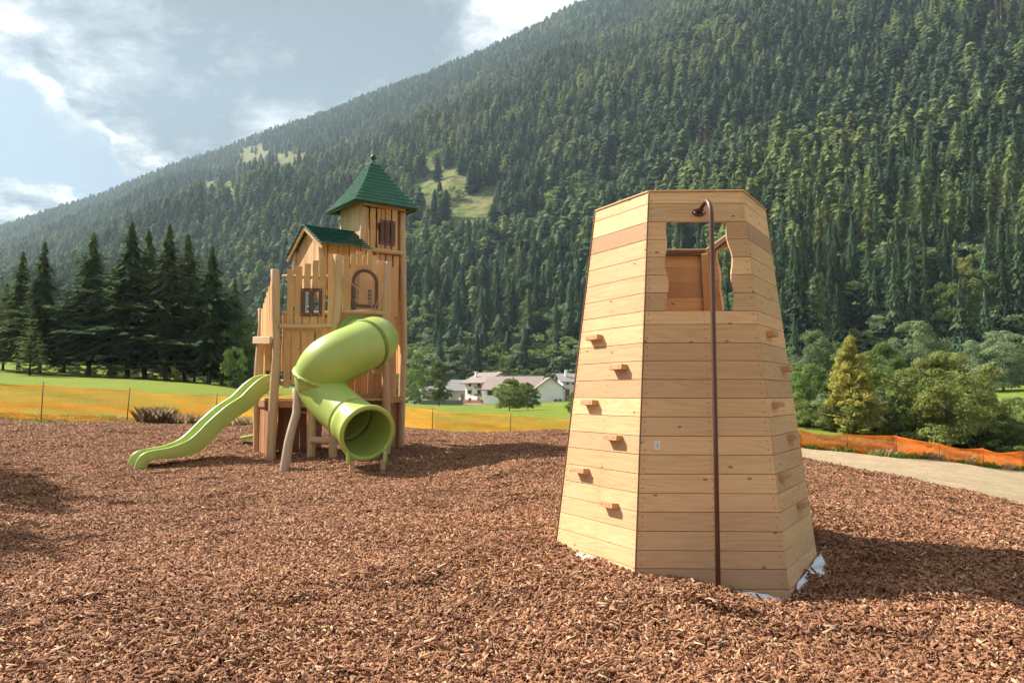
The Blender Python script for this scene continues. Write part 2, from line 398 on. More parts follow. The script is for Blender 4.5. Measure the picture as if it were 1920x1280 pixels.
# ---- numpy value noise
def _h(ix, iy, seed):
    n = (ix.astype(np.int64) * 374761393 + iy.astype(np.int64) * 668265263 + seed * 1442695041) & 0xffffffff
    n = ((n ^ (n >> 13)) * 1274126177) & 0xffffffff
    return ((n ^ (n >> 16)) & 0xffff) / 65535.0
def vnoise(x, y, seed=0):
    x = np.asarray(x, float); y = np.asarray(y, float)
    ix = np.floor(x); iy = np.floor(y); fx = x - ix; fy = y - iy
    fx = fx * fx * (3 - 2 * fx); fy = fy * fy * (3 - 2 * fy)
    a = _h(ix, iy, seed); b = _h(ix + 1, iy, seed); c = _h(ix, iy + 1, seed); d = _h(ix + 1, iy + 1, seed)
    return (a * (1 - fx) + b * fx) * (1 - fy) + (c * (1 - fx) + d * fx) * fy
def fbm(x, y, seed=0, oct=4):
    s = 0; a = 0.5; t = 0
    for i in range(oct):
        s = s + a * vnoise(x * 2 ** i, y * 2 ** i, seed + i * 7); t += a; a *= 0.5
    return s / t - 0.5

# ------------------------------------------------------------------ terrain: one height function
def pxaz(px): return math.atan((px - 960) / F)
CTRL = []   # (px, py, Y)
for c in [(0, 790, 20.5), (240, 793, 20.8), (80, 787, 22), (245, 793, 22), (430, 797, 22.5), (470, 800, 21), (515, 868, 14.0), (690, 888, 12.1), (752, 842, 16.0),
          (760, 804, 26), (1060, 815, 27), (811, 808, 30), (1060, 824, 30), (1510, 865, 17), (1920, 950, 10), (1560, 843, 37),
          (1758, 860, 37), (1900, 880, 38), (1900, 905, 24), (290, 880, 13.2),
          (20, 695, 72), (240, 706, 70), (440, 724, 68), (560, 745, 80), (760, 770, 60), (1060, 776, 60), (800, 756, 215), (960, 756, 215), (1060, 752, 215),
          (1880, 727, 150), (1890, 793, 80), (1600, 775, 60), (1600, 740, 130), (1750, 735, 150), (30, 672, 140), (300, 700, 200), (480, 720, 250)]:
    p = at(*c); CTRL.append((math.atan2(p.x, p.y), math.log(math.hypot(p.x, p.y)), p.z))
for r in (1.0, 3.0, 6.0):
    for a in (-45, -25, 0, 25, 45): CTRL.append((R(a), math.log(r), 0.0 if r < 6 else (0.03 if a < 0 else 0)))
CTRL += [(R(-45), math.log(14), 0.45), (R(-45), math.log(40), 1.9), (R(-45), math.log(75), 4.6), (R(-45), math.log(200), 8), (R(45), math.log(10), -0.15),
         (R(45), math.log(40), -2.9), (R(45), math.log(100), -0.5), (R(45), math.log(160), 3.0), (R(0), math.log(420), 0), (R(-30), math.log(420), 12), (R(34), math.log(420), 6), (R(10), math.log(420), 0)]
C_ = np.array(CTRL); _P = C_[:, :2] * np.array([3.0, 1.0])
def _k(d2): return 0.5 * d2 * np.log(np.maximum(d2, 1e-12))
_n = len(_P); _A = np.zeros((_n + 3, _n + 3))
_D2 = ((_P[:, None] - _P[None]) ** 2).sum(-1)
_A[:_n, :_n] = _k(_D2) + np.eye(_n) * 2e-3; _A[:_n, _n] = 1; _A[:_n, _n + 1:] = _P; _A[_n, :_n] = 1; _A[_n + 1:, :_n] = _P.T
_w = np.linalg.solve(_A, np.concatenate([C_[:, 2], np.zeros(3)]))
PXK = np.array([-700, 0, 480, 800, 1060, 1300, 1500, 1920, 2500])
R0K = np.array([450, 420, 350, 265, 250, 215, 188, 205, 205])
R1K = np.array([2700, 2500, 2100, 1900, 1750, 1650, 1550, 1300, 1100])
SKP = np.array([-700, 0, 100, 200, 300, 400, 500, 600, 700, 800, 900, 1000, 1080, 1920, 2500])
SKY_ = np.array([650, 420, 388, 354, 311, 279, 241, 211, 171, 135, 96, 50, 10, -330, -480])
def azpx(az): return 960 + F * np.tan(np.clip(az, R(-50), R(50)))
def R0(az): return np.interp(azpx(az), PXK, R0K)
def R1(az): return np.interp(azpx(az), PXK, R1K)
def tps(az, r):
    q = np.stack([az * 3.0, np.log(r)], -1)
    out = np.empty(len(q))
    for i in range(0, len(q), 20000):
        qq = q[i:i + 20000]; d2 = ((qq[:, None] - _P[None]) ** 2).sum(-1)
        out[i:i + 20000] = _k(d2) @ _w[:_n] + _w[_n] + qq @ _w[_n + 1:]
    return out
def H(X, Y):
    X = np.atleast_1d(np.asarray(X, float)); Y = np.atleast_1d(np.asarray(Y, float))
    shp = X.shape; X = X.ravel(); Y = Y.ravel()
    az0 = np.arctan2(X, Y); r = np.hypot(X, Y)
    az = np.clip(az0, R(-48), R(48)); ra = np.maximum(r, 1.0)
    r0 = R0(az); z = tps(az, np.minimum(ra, r0))
    fade = np.clip((np.abs(az0) - R(55)) / R(40), 0, 1); z = z * (1 - fade)
    # mountain
    px = azpx(az); top = np.interp(px, SKP, SKY_)
    u = (640 - top) / F; a = (px - 960) / F
    dy = _c - _s * u; dz = _s + _c * u
    tanE = dz / np.hypot(a, dy)
    r1 = R1(az); ztop = CZ + tanE * r1 - 13.0
    t = np.clip((r - r0) / (r1 - r0), 0, None)
    m = np.where(t < 1, t ** 1.06, 1 - (t - 1) * 0.8) * (ztop - z)
    rel = fbm(X / 260 + 0.35 * Y / 260, Y / 420, 11, 4) * 95 + fbm(X / 70, Y / 90, 23, 3) * 22
    rel *= np.clip(t * 5, 0, 1) * np.clip((1 - t) * 3.5, 0, 1)
    z = np.where(r > r0, z + np.maximum((m + rel) * (1 - fade), -0.0), z)
    # gentle unevenness near
    z = z + fbm(X / 6, Y / 6, 3, 3) * 0.10 * np.clip((r - 16) / 20, 0, 1)
    return z.reshape(shp)
def Hs(x, y): return float(H([x], [y])[0])

# mulch edge radius by azimuth
_mp = [(-400, 18.5), (0, 20.5), (240, 21.0), (470, 21.2), (620, 23.0), (760, 26.0), (1060, 27.0), (1200, 25.0), (1510, 17.2), (1700, 13.3), (1920, 10.2), (2300, 7.6)]
def mulch_edge(az):
    az = np.asarray(az, float)
    px = azpx(az); Yk = np.interp(px, [p[0] for p in _mp], [p[1] for p in _mp])
    r = Yk / np.cos(np.clip(az, R(-50), R(50)))
    b = np.abs(az) > R(48); r = np.where(b, np.where(az < 0, 18.0, 9.0), r)
    return r * (1 + 0.012 * np.sin(az * 60) + 0.02 * fbm(az * 40, az * 0 + 3, 5, 3))
TC = Vector((1.483, 6.72, 0))
def Hm(X, Y):
    X = np.asarray(X, float); Y = np.asarray(Y, float)
    ef = np.clip((mulch_edge(np.arctan2(X, Y)) - np.hypot(X, Y)) / 2.0, 0, 1)
    z = H(X, Y) + (fbm(X / 1.3, Y / 1.3, 31, 3) * 0.13 + fbm(X / 0.33, Y / 0.33, 37, 2) * 0.06) * (0.25 + 0.75 * ef) - 0.045 * (1 - ef)
    g = lambda x, y, s, a: a * np.exp(-((X - x) ** 2 + (Y - y) ** 2) / (2 * s * s))
    z = z + g(1.95, 5.62, 0.28, -0.13) + g(2.75, 6.3, 0.33, -0.13) + g(0.35, 6.0, 0.5, 0.05) + g(0.95, 5.2, 0.4, 0.06) + g(2.7, 5.3, 0.35, 0.05) \
        + g(3.2, 7.6, 0.8, 0.09) + g(0.0, 7.2, 0.7, 0.06) + 0.01
    return z

# ---- ground materials
def ground_mat():
    m, N = newmat('meadow')
    P = N.n('ShaderNodeNewGeometry').outputs['Position']
    a = N.noise(P, 0.05, 4, 0.6); b = N.noise(P, 0.55, 6, 0.7); d = N.noise(P, 9, 4, 0.7)
    c = N.mix(smooth(N, a, 0.35, 0.65), (0.13, 0.185, 0.024, 1), (0.19, 0.24, 0.036, 1))
    c = N.mix(N.math('MULTIPLY', smooth(N, b, 0.42, 0.66), 0.75), c, (0.24, 0.24, 0.065, 1))
    c = N.mix(N.math('MULTIPLY', smooth(N, d, 0.4, 0.7), 0.5), c, (0.085, 0.13, 0.02, 1))
    finish(N, c, 0.95, bump=N.math('ADD', d, b), bstr=0.8, bdist=0.08, spec=0.05)
    return m
def slope_mat():
    m, N = newmat('mountain_ground')
    P = N.n('ShaderNodeNewGeometry').outputs['Position']
    a = N.noise(P, 0.02, 5, 0.6); b = N.noise(P, 0.15, 5, 0.65)
    c = N.mix(smooth(N, a, 0.4, 0.6), (0.13, 0.15, 0.045, 1), (0.19, 0.175, 0.07, 1))
    c = N.mix(N.math('MULTIPLY', smooth(N, b, 0.45, 0.6), 0.8), c, (0.06, 0.085, 0.03, 1))
    c = N.mix(N.math('MULTIPLY', smooth(N, N.noise(P, 0.06, 5, 0.7), 0.55, 0.68), 0.7), c, (0.28, 0.25, 0.17, 1))
    op = N.n('ShaderNodeAttribute', attribute_name='open_ground').outputs['Fac']
    c = N.mix(op, N.mix(b, (0.030, 0.042, 0.020, 1), (0.07, 0.075, 0.035, 1)), c)
    finish(N, c, 0.95, bump=b, bstr=0.6, bdist=1.0, spec=0.05)
    return m
def sand_mat():
    m, N = newmat('sandy_soil')
    P = N.n('ShaderNodeNewGeometry').outputs['Position']
    a = N.noise(P, 0.8, 6, 0.65); b = N.noise(P, 7, 6, 0.7); d = N.noise(P, 40, 4, 0.7)
    c = N.mix(smooth(N, a, 0.3, 0.7), (0.47, 0.36, 0.225, 1), (0.33, 0.25, 0.155, 1))
    c = N.mix(N.math('MULTIPLY', smooth(N, b, 0.48, 0.66), 0.8), c, (0.19, 0.14, 0.085, 1))
    c = N.mix(N.math('MULTIPLY', smooth(N, d, 0.5, 0.7), 0.5), c, (0.46, 0.40, 0.32, 1))
    finish(N, c, 0.95, bump=N.math('ADD', b, N.math('MULTIPLY', d, 0.4)), bstr=0.9, bdist=0.05, spec=0.05)
    return m
def mulch_mat(chip):
    m, N = newmat('bark_chip' if chip else 'bark_mulch')
    if chip:
        isl = N.n('ShaderNodeNewGeometry').outputs['Random Per Island']
        oc = N.n('ShaderNodeTexCoord').outputs['Object']
        c = N.ramp(isl, [(0.0, (0.10, 0.040, 0.023)), (0.22, (0.22, 0.093, 0.050)), (0.5, (0.36, 0.165, 0.084)), (0.78, (0.46, 0.235, 0.125)), (0.93, (0.57, 0.34, 0.19)), (1.0, (0.70, 0.52, 0.33))])
        nz = N.noise(oc, 60, 3, 0.6)
        c = N.mix(N.math('MULTIPLY', nz, 0.5), c, (0.13, 0.062, 0.034, 1))
        P = N.n('ShaderNodeNewGeometry').outputs['Position']; pa = N.noise(P, 0.7, 4, 0.6)
        c = N.mix(N.math('MULTIPLY', smooth(N, pa, 0.45, 0.7), 0.45), c, (0.16, 0.075, 0.04, 1))
        finish(N, c, 0.8, bump=nz, bstr=0.3, bdist=0.003, spec=0.2)
    else:
        P = N.n('ShaderNodeNewGeometry').outputs['Position']
        v = N.n('ShaderNodeTexVoronoi', ins={'Vector': N.vmath('MULTIPLY', P, (1, 1, 1)), 'Scale': 24.0})
        r = N.n('ShaderNodeSeparateColor', ins={0: v.outputs['Color']}).outputs[0]
        c = N.ramp(r, [(0.0, (0.06, 0.026, 0.014)), (0.5, (0.20, 0.085, 0.04)), (0.9, (0.42, 0.21, 0.10)), (1.0, (0.60, 0.40, 0.22))])
        finish(N, c, 0.9, bump=v.outputs['Distance'], bstr=1.0, bdist=0.03, spec=0.1)
    return m
M['meadow'] = ground_mat(); M['slope'] = slope_mat(); M['sand'] = sand_mat(); M['mulch'] = mulch_mat(False); M['chip'] = mulch_mat(True)

def polar(azs, rs, zf, name, mat, keep=None):
    A, RR = np.meshgrid(azs, rs, indexing='ij')
    if callable(rs): raise ValueError
    X = np.sin(A) * RR; Y = np.cos(A) * RR
    Z = zf(X.ravel(), Y.ravel())
    V = np.stack([X.ravel(), Y.ravel(), Z], 1)
    na, nr = A.shape
    i, j = np.meshgrid(np.arange(na - 1), np.arange(nr - 1), indexing='ij')
    a = i * nr + j
    Fq = np.stack([a, a + 1, a + nr + 1, a + nr], -1).reshape(-1, 4)
    if keep is not None: Fq = Fq[keep(A, RR)[:-1, :-1].ravel()]
    me = mk(name, V, Fq, [mat], smooth_=True)
    return me
def warp(azs, ts, rf, zf, name, mat):
    """polar strip whose radii depend on azimuth: rf(az, t)"""
    A, T = np.meshgrid(azs, ts, indexing='ij'); RR = rf(A, T)
    X = np.sin(A) * RR; Y = np.cos(A) * RR
    V = np.stack([X.ravel(), Y.ravel(), zf(X.ravel(), Y.ravel(), T.ravel())], 1)
    na, nr = A.shape
    i, j = np.meshgrid(np.arange(na - 1), np.arange(nr - 1), indexing='ij'); a = i * nr + j
    Fq = np.stack([a, a + 1, a + nr + 1, a + nr], -1).reshape(-1, 4)
    return mk(name, V, Fq, [mat], smooth_=True)
AZ_ALL = np.concatenate([np.linspace(-math.pi, R(-55), 40)[:-1], np.linspace(R(-55), R(55), 440), np.linspace(R(55), math.pi, 40)[1:]])
ts = np.linspace(0, 1, 120)
me = warp(AZ_ALL, ts, lambda A, T: 6.0 + (R0(np.clip(A, R(-48), R(48))) + 1 - 6.0) * (T ** 2.2), lambda X, Y, T: H(X, Y) - 0.05 - 0.5 * (np.hypot(X, Y) < mulch_edge(np.arctan2(X, Y)) - 1.5), 'meadow_ground', M['meadow'])
tag(link('meadow_ground', me), 'green meadow grass reaching from the playground to the forest edge', 'ground', kind='structure')
me = warp(np.linspace(R(-55), R(55), 500), np.linspace(0, 1, 220), lambda A, T: R0(A) + (R1(A) * 1.12 - R0(A)) * T ** 1.3, lambda X, Y, T: H(X, Y) - 0.05, 'mountain_slope', M['slope'])
CLEAR = [(470, 285, 30, 8), (540, 300, 30, 9), (650, 262, 20, 6), (410, 345, 30, 12), (720, 290, 16, 7), (500, 292, 48, 17), (455, 310, 22, 10), (432, 362, 24, 12), (388, 352, 14, 8), (815, 318, 50, 22), (838, 345, 48, 22), (800, 362, 30, 18), (875, 395, 45, 18),
         (905, 370, 30, 10), (870, 420, 26, 14), (560, 285, 26, 8), (1300, 430, 22, 9), (1385, 160, 14, 6), (1150, 322, 16, 7), (1010, 345, 20, 6), (1028, 615, 12, 16), (760, 242, 14, 6), (1330, 440, 16, 8), (930, 352, 22, 8), (1420, 420, 20, 8), (1700, 120, 12, 4)]
_v = np.empty(len(me.vertices) * 3, np.float32); me.vertices.foreach_get('co', _v); _v = _v.reshape(-1, 3)
_z = _v[:, 2] - CZ; _f = _c * _v[:, 1] + _s * _z; _u = -_s * _v[:, 1] + _c * _z; _px, _py = 960 + F * _v[:, 0] / _f, 640 - F * _u / _f
_o = np.zeros(len(_v), np.float32)
for (cx, cy_, w, h) in CLEAR: _o = np.maximum(_o, np.clip(1.9 - ((_px - cx) / w) ** 2 - ((_py - cy_) / h) ** 2, 0, 1))
_a = me.attributes.new('open_ground', 'FLOAT', 'POINT'); _a.data.foreach_set('value', _o)
tag(link('mountain_slope', me), 'steep mountainside rising to the right under the forest', 'mountain', kind='structure')
# mulch sheet
azm = np.concatenate([np.linspace(-math.pi, R(-52), 50)[:-1], np.linspace(R(-52), R(52), 700), np.linspace(R(52), math.pi, 50)[1:]])
me = warp(azm, np.concatenate([[0.0], np.linspace(0.02, 1, 230)]), lambda A, T: 0.15 + (mulch_edge(A) - 0.15) * T ** 1.5,
          lambda X, Y, T: Hm(X, Y) - 0.02 - 0.10 * np.clip((T - 0.99) / 0.01, 0, 1), 'bark_mulch_bed', M['mulch'])
tag(link('bark_mulch_bed', me), 'brown bark mulch bed covering the playground', 'ground', kind='structure')
# sand strip on the right between mulch and the red-orange net
SFP = [1330, 1510, 1560, 1586, 1677, 1758, 1839, 1920, 2500]; SFR = [40, 39.5, 39.6, 39.9, 39.4, 42.1, 43.2, 46.3, 54]
me = warp(np.linspace(pxaz(1335), R(62), 160), np.linspace(0, 1, 60), lambda A, T: mulch_edge(A) * 0.97 + (np.interp(azpx(A), SFP, SFR) - 0.2 - mulch_edge(A) * 0.97) * T,
          lambda X, Y, T: H(X, Y) + 0.0 + fbm(X / 1.5, Y / 1.5, 77, 4) * 0.12 - 0.04 * (T > 0.99), 'sandy_path', M['sand'])
tag(link('sandy_path', me), 'bare sandy soil strip between mulch bed and red orange net', 'path', kind='structure')

# ------------------------------------------------------------------ instancing for uncountable stuff
def scatter(name, protos, pts, idx, scl, rz, tilt=None, scz=None, label=None, cat=None):
    col = bpy.data.collections.new(name + '_source')
    for i, me in enumerate(protos):
        o = bpy.data.objects.new('%s_source_%02d' % (name, i), me); col.objects.link(o)
    pm = bpy.data.meshes.new(name); pm.vertices.add(len(pts)); pm.vertices.foreach_set('co', np.asarray(pts, np.float32).ravel())
    def attr(n, typ, val, key='value'):
        at_ = pm.attributes.new(n, typ, 'POINT'); at_.data.foreach_set(key, np.asarray(val).ravel())
    attr('idx', 'INT', np.asarray(idx, np.int32))
    S = np.stack([scl, scl, scl if scz is None else scz], 1).astype(np.float32)
    attr('scl', 'FLOAT_VECTOR', S, 'vector')
    rot = np.zeros((len(pts), 3), np.float32); rot[:, 2] = rz
    if tilt is not None: rot[:, :2] = tilt
    attr('rot', 'FLOAT_VECTOR', rot, 'vector')
    o = link(name, pm); tag(o, label, cat, kind='stuff')
    ng = bpy.data.node_groups.new(name, 'GeometryNodeTree')
    ng.interface.new_socket('Geometry', in_out='INPUT', socket_type='NodeSocketGeometry')
    ng.interface.new_socket('Geometry', in_out='OUTPUT', socket_type='NodeSocketGeometry')
    nd = ng.nodes; L = ng.links
    gi = nd.new('NodeGroupInput'); go = nd.new('NodeGroupOutput')
    ci = nd.new('GeometryNodeCollectionInfo'); ci.inputs['Collection'].default_value = col
    ci.inputs['Separate Children'].default_value = True; ci.inputs['Reset Children'].default_value = True
    ip = nd.new('GeometryNodeInstanceOnPoints'); ip.inputs['Pick Instance'].default_value = True
    def na(n, t):
        a = nd.new('GeometryNodeInputNamedAttribute'); a.data_type = t; a.inputs[0].default_value = n; return a.outputs[0]
    L.new(gi.outputs[0], ip.inputs['Points']); L.new(ci.outputs[0], ip.inputs['Instance'])
    L.new(na('idx', 'INT'), ip.inputs['Instance Index']); L.new(na('scl', 'FLOAT_VECTOR'), ip.inputs['Scale'])
    er = nd.new('FunctionNodeEulerToRotation'); L.new(na('rot', 'FLOAT_VECTOR'), er.inputs[0]); L.new(er.outputs[0], ip.inputs['Rotation'])
    L.new(ip.outputs[0], go.inputs[0])
    md = o.modifiers.new('scatter', 'NODES'); md.node_group = ng
    return o

# ---- bark chips: round patches of loose chips laid over the mulch
rs = np.random.RandomState(5)
def chip_patch(n, rad, big=1.0):
    a = rs.rand(n) * 2 * np.pi; r = rad * np.sqrt(rs.rand(n)) * (0.75 + 0.35 * rs.rand(n))
    L = (0.009 + 0.032 * rs.rand(n) ** 2.4) * big; Wd = np.minimum(L * (0.16 + 0.45 * rs.rand(n)), 0.011); T = 0.0016 + 0.003 * rs.rand(n)
    st = rs.rand(n) < 0.10; L[st] *= 1.7; Wd[st] *= 0.35
    yaw = rs.rand(n) * 2 * np.pi; pit = rs.randn(n) * 0.45; rol = rs.randn(n) * 0.7
    cx, cy_, cz = r * np.cos(a), r * np.sin(a), 0.002 + 0.045 * rs.rand(n) ** 2
    loc = np.array([(-1, -.6, -1), (1, -.45, -1), (.8, .7, -1), (-.85, 1, -1), (-.9, -.5, 1), (.95, -.4, 1), (.7, .6, 1), (-.8, .85, 1)], float)
    P = loc[None] * np.stack([L, Wd, T], 1)[:, None] * (1 + 0.25 * (rs.rand(n, 8, 1) - 0.5))
    def rot(P, ang, i, j):
        c, s = np.cos(ang)[:, None], np.sin(ang)[:, None]
        a_, b_ = P[..., i].copy(), P[..., j].copy(); P[..., i] = a_ * c - b_ * s; P[..., j] = a_ * s + b_ * c
    rot(P, rol, 1, 2); rot(P, pit, 0, 2); rot(P, yaw, 0, 1)
    P += np.stack([cx, cy_, cz], 1)[:, None]
    f = np.array([(4, 5, 6, 7), (0, 1, 5, 4), (1, 2, 6, 5), (2, 3, 7, 6), (3, 0, 4, 7)])
    Fq = (np.arange(n)[:, None, None] * 8 + f[None]).reshape(-1, 4)
    return mk('chip_patch', P.reshape(-1, 3), Fq, [M['chip']])
patches = [chip_patch(2500, 0.36) for _ in range(6)]
gx, gy = np.meshgrid(np.arange(-15, 16, 0.31), np.arange(1.6, 29, 0.31))
gx = gx.ravel() + rs.uniform(-.1, .1, gx.size); gy = gy.ravel() + rs.uniform(-.1, .1, gy.size)
az = np.arctan2(gx, gy); rr = np.hypot(gx, gy)
ok = (np.abs(az) < R(39)) & (rr < mulch_edge(az) - 0.3)
dC = np.hypot(gx - TC.x, gy - TC.y); ok &= dC > 0.92
gx, gy = gx[ok], gy[ok]; n = len(gx)
e = 0.15; z0 = Hm(gx, gy); zx = (Hm(gx + e, gy) - Hm(gx - e, gy)) / (2 * e); zy = (Hm(gx, gy + e) - Hm(gx, gy - e)) / (2 * e)
rz = np.zeros(n)   # tilt follows the slope; variants give the variety
tilt = np.stack([np.arctan(zy), -np.arctan(zx)], 1)
far = np.hypot(gx, gy)
sc_ = 1.0 + 0.25 * np.clip((far - 8) / 15, 0, 1)
scatter('bark_chips', patches, np.stack([gx, gy, z0 - 0.015], 1), rs.randint(0, 6, n), sc_, rz, tilt, label='loose reddish brown bark chips lying all over the playground bed', cat='bark chips')

# ------------------------------------------------------------------ trees
def conifer(seed, H_, Rr, nw, nb, nt, z0=0.08, droop=0.25, pw=0.85, size=1.0, sparse=0.0, mat=None, ragged=0.25):
    r = np.random.RandomState(seed); V = []; 
    quads = []
    for w in range(nw):
        t = (w + r.rand() * 0.7) / nw
        z = H_ * (z0 + (1 - z0) * t)
        Lw = Rr * (1 - t) ** pw * (1 + ragged * (r.rand() - 0.5)) + 0.015 * H_ * (1 - t)
        if t < 0.12: Lw *= 0.75 + 2 * t
        k = max(3, int(nb * (1 - 0.55 * t)))
        a0 = r.rand() * 6.28
        for b in range(k):
            if r.rand() < sparse: continue
            a = a0 + 6.283 * (b + 0.6 * r.rand()) / k; L = Lw * (0.65 + 0.5 * r.rand()); 
            d = np.array([math.cos(a), math.sin(a), 0]); sd = np.array([-d[1], d[0], 0])
            rise = (0.30 * t - droop * (1 - 0.3 * t)) + 0.10 * (r.rand() - 0.5)
            for i in range(nt):
                s0 = (i + 0.1 + 0.8 * r.rand()) / nt; s0 = 0.12 + 0.88 * s0
                c = d * L * s0 + np.array([0, 0, z + L * (rise * s0 + 0.16 * s0 * s0)]) 
                wd = size * (0.20 * Lw * (1.15 - s0) + 0.10 * Lw) * (0.7 + 0.6 * r.rand())
                ln = size * Lw * (0.30 if nt > 2 else 0.5) * (0.7 + 0.6 * r.rand())
                sgn = 1 if r.rand() < 0.5 else -1
                dirv = d * (0.75 + 0.3 * r.rand()) + sd * sgn * r.rand() * 0.9 + np.array([0, 0, -0.15 - 0.5 * r.rand()])
                dirv /= np.linalg.norm(dirv)
                sv = np.cross(dirv, [0, 0, 1.0]); sv /= np.linalg.norm(sv) + 1e-6
                sv = sv * math.cos(0.6 * (r.rand() - .5)) + np.array([0, 0, 0.7 * (r.rand() - .5)])
                quads.append([c - dirv * ln * 0.5, c - sv * wd * 0.5 + np.array([0, 0, -0.08 * wd]), c + dirv * ln * 0.65 , c + sv * wd * 0.5 + np.array([0, 0, -0.08 * wd])])
    # leader
    q = np.array(quads).reshape(-1, 3); n = len(quads)
    tip = np.array([[0.012 * H_, 0, H_ * .96], [0, 0.012 * H_, H_ * .96], [0, 0, H_ * 1.02], [-0.012 * H_, 0, H_ * .96]])
    q = np.concatenate([q, tip]); n += 1
    return q, np.arange(n * 4).reshape(-1, 4)
def tiers(seed, H_, Rr, nt, npt, z0=0.06, pw=0.85, droop=0.5, ragged=0.35, drop=0.0):
    """shaggy crown made of overlapping skirts of pointed boughs"""
    r = np.random.RandomState(seed); q = []
    for k in range(nt):
        t = (k + 0.5 * r.rand()) / nt; z = H_ * (z0 + (1 - z0) * t); rad = Rr * (1 - t) ** pw + 0.012 * H_
        if t < 0.1: rad *= 0.7 + 3 * t
        hh = min(H_ * (1 - z0) / nt * 2.6, H_ * 1.01 - z); n = max(5, int(npt * (1 - 0.45 * t))); a0 = r.rand() * 6.28
        off = np.array([r.randn(), r.randn(), 0]) * rad * 0.08
        for i in range(n):
            if r.rand() < drop: continue
            a = a0 + 6.283 * (i + 0.35 * (r.rand() - .5)) / n; da = 6.283 / n * 0.62
            ro = rad * (1 - ragged / 2 + ragged * (r.rand() * 1.3 - 0.3)); ri = rad * 0.50
            zo = z - ro * droop * (0.5 + 0.6 * r.rand()); zi = z + hh * 0.16 + rad * 0.05 * r.randn()
            q.append([off + np.array([0, 0, z + hh]) , off + np.array([ri * math.cos(a - da), ri * math.sin(a - da), zi - rad * droop * 0.25]),
                      off + np.array([ro * math.cos(a), ro * math.sin(a), zo]), off + np.array([ri * math.cos(a + da), ri * math.sin(a + da), zi - rad * droop * 0.25])])
    q = np.array(q).reshape(-1, 3); return q, np.arange(len(q)).reshape(-1, 4)
def join(a, b):
    return np.concatenate([a[0], b[0]]), np.concatenate([a[1], b[1] + len(a[0])])
def trunk_mesh(H_, r0, seed=0, n=7, limbs=0, crownz=0.4, spread=1.0, lean=0.0):
    r = random.Random(seed); b = MB()
    path = []; rad = []
    for i in range(7):
        t = i / 6; path.append((lean * t * H_ + 0.01 * H_ * (r.random() - .5) * t, 0.01 * H_ * (r.random() - .5) * t, -0.3 + (H_ + 0.3) * t)); rad.append(r0 * (1.25 - 0.25 * min(1, t * 6)) * (1 - 0.93 * t))
    b.tube(path, rad, n, caps=False)
    for k in range(limbs):
        a = r.random() * 6.28; z = H_ * (crownz * 0.7 + 0.5 * r.random()); L = spread * (0.5 + 0.5 * r.random())
        p = Vector((0, 0, z)); q = p + Vector((math.cos(a) * L * .6, math.sin(a) * L * .6, L * .45)); e_ = q + Vector((math.cos(a) * L * .4, math.sin(a) * L * .4, L * .5))
        b.tube([p, q, e_], [r0 * .35, r0 * .22, r0 * .06], 5, caps=False)
    return b
def tmesh(b, name, mat):
    me = bpy.data.meshes.new(name); me.from_pydata([tuple(v) for v in b.V], [], b.F); me.materials.append(mat)
    me.polygons.foreach_set('use_smooth', [True] * len(b.F)); me.update(); return me
def leafy(seed, H_, Rr, z0, nclump, nleaf, ls, lump=0.35, cone=0.0, flat=1.0):
    """lumpy broadleaf crown: leaf quads on and inside many clumps"""
    r = np.random.RandomState(seed); out = []
    hc = (H_ * (1 - z0)) / 2; zc = H_ * z0 + hc
    for c in range(nclump):
        tz = 1 - 2 * ((c + r.rand()) / nclump) ** 0.9; az_ = r.rand() * 6.28
        prof = math.sqrt(max(0.02, 1 - max(tz, 0) ** 2)) * (1.0 if tz > 0 else 1 - 0.22 * tz * tz)
        wr = Rr * prof * (1 - cone * (tz * 0.5 + 0.5)) * (0.72 + 0.5 * r.rand()) * (r.rand() ** 0.3)
        cen = np.array([math.cos(az_) * wr * 0.85, math.sin(az_) * wr * 0.85, zc + tz * hc * 0.86])
        cr = lump * Rr * (0.55 + 0.7 * r.rand()) * (0.75 if tz > 0.5 else 1)
        n = int(nleaf * (0.6 + 0.8 * r.rand()))
        d = r.randn(n, 3); d /= np.linalg.norm(d, axis=1)[:, None]; d[:, 2] = np.where(d[:, 2] < -0.4, -d[:, 2] * 0.5, d[:, 2])
        pos = cen + d * cr * (0.6 + 0.45 * r.rand(n, 1)) * np.array([1, 1, 0.9 * flat])
        nrm = d * 1.0 + r.randn(n, 3) * 0.40; nrm /= np.linalg.norm(nrm, axis=1)[:, None]
        t = np.cross(nrm, r.randn(n, 3)); t /= np.linalg.norm(t, axis=1)[:, None]; s = np.cross(nrm, t)
        L = ls * (0.6 + 0.8 * r.rand(n, 1)); w = L * 0.62
        out.append(np.stack([pos - t * L, pos - s * w, pos + t * L, pos + s * w], 1))
    q = np.concatenate(out).reshape(-1, 3)
    return q, np.arange(len(q)).reshape(-1, 4)
def both(crown, trunk, mats, name):
    """crown + trunk in one mesh, only for the far wood mass"""
    V, Fq = crown; tv = np.array([tuple(v) for v in trunk.V]); tf = np.array(trunk.F)
    return mk(name, np.concatenate([V, tv]), np.concatenate([Fq, tf + len(V)]), mats, mi=np.concatenate([np.zeros(len(Fq)), np.ones(len(tf))]))
def tree(name, crown_me, trunk_me, loc, s, rz, label, cat='tree', group=None, sz=None):
    root = empty(name, loc, rz); root.scale = (s, s, sz or s)
    tag(root, label, cat, group)
    link('crown', crown_me, root); link('trunk', trunk_me, root)
    return root
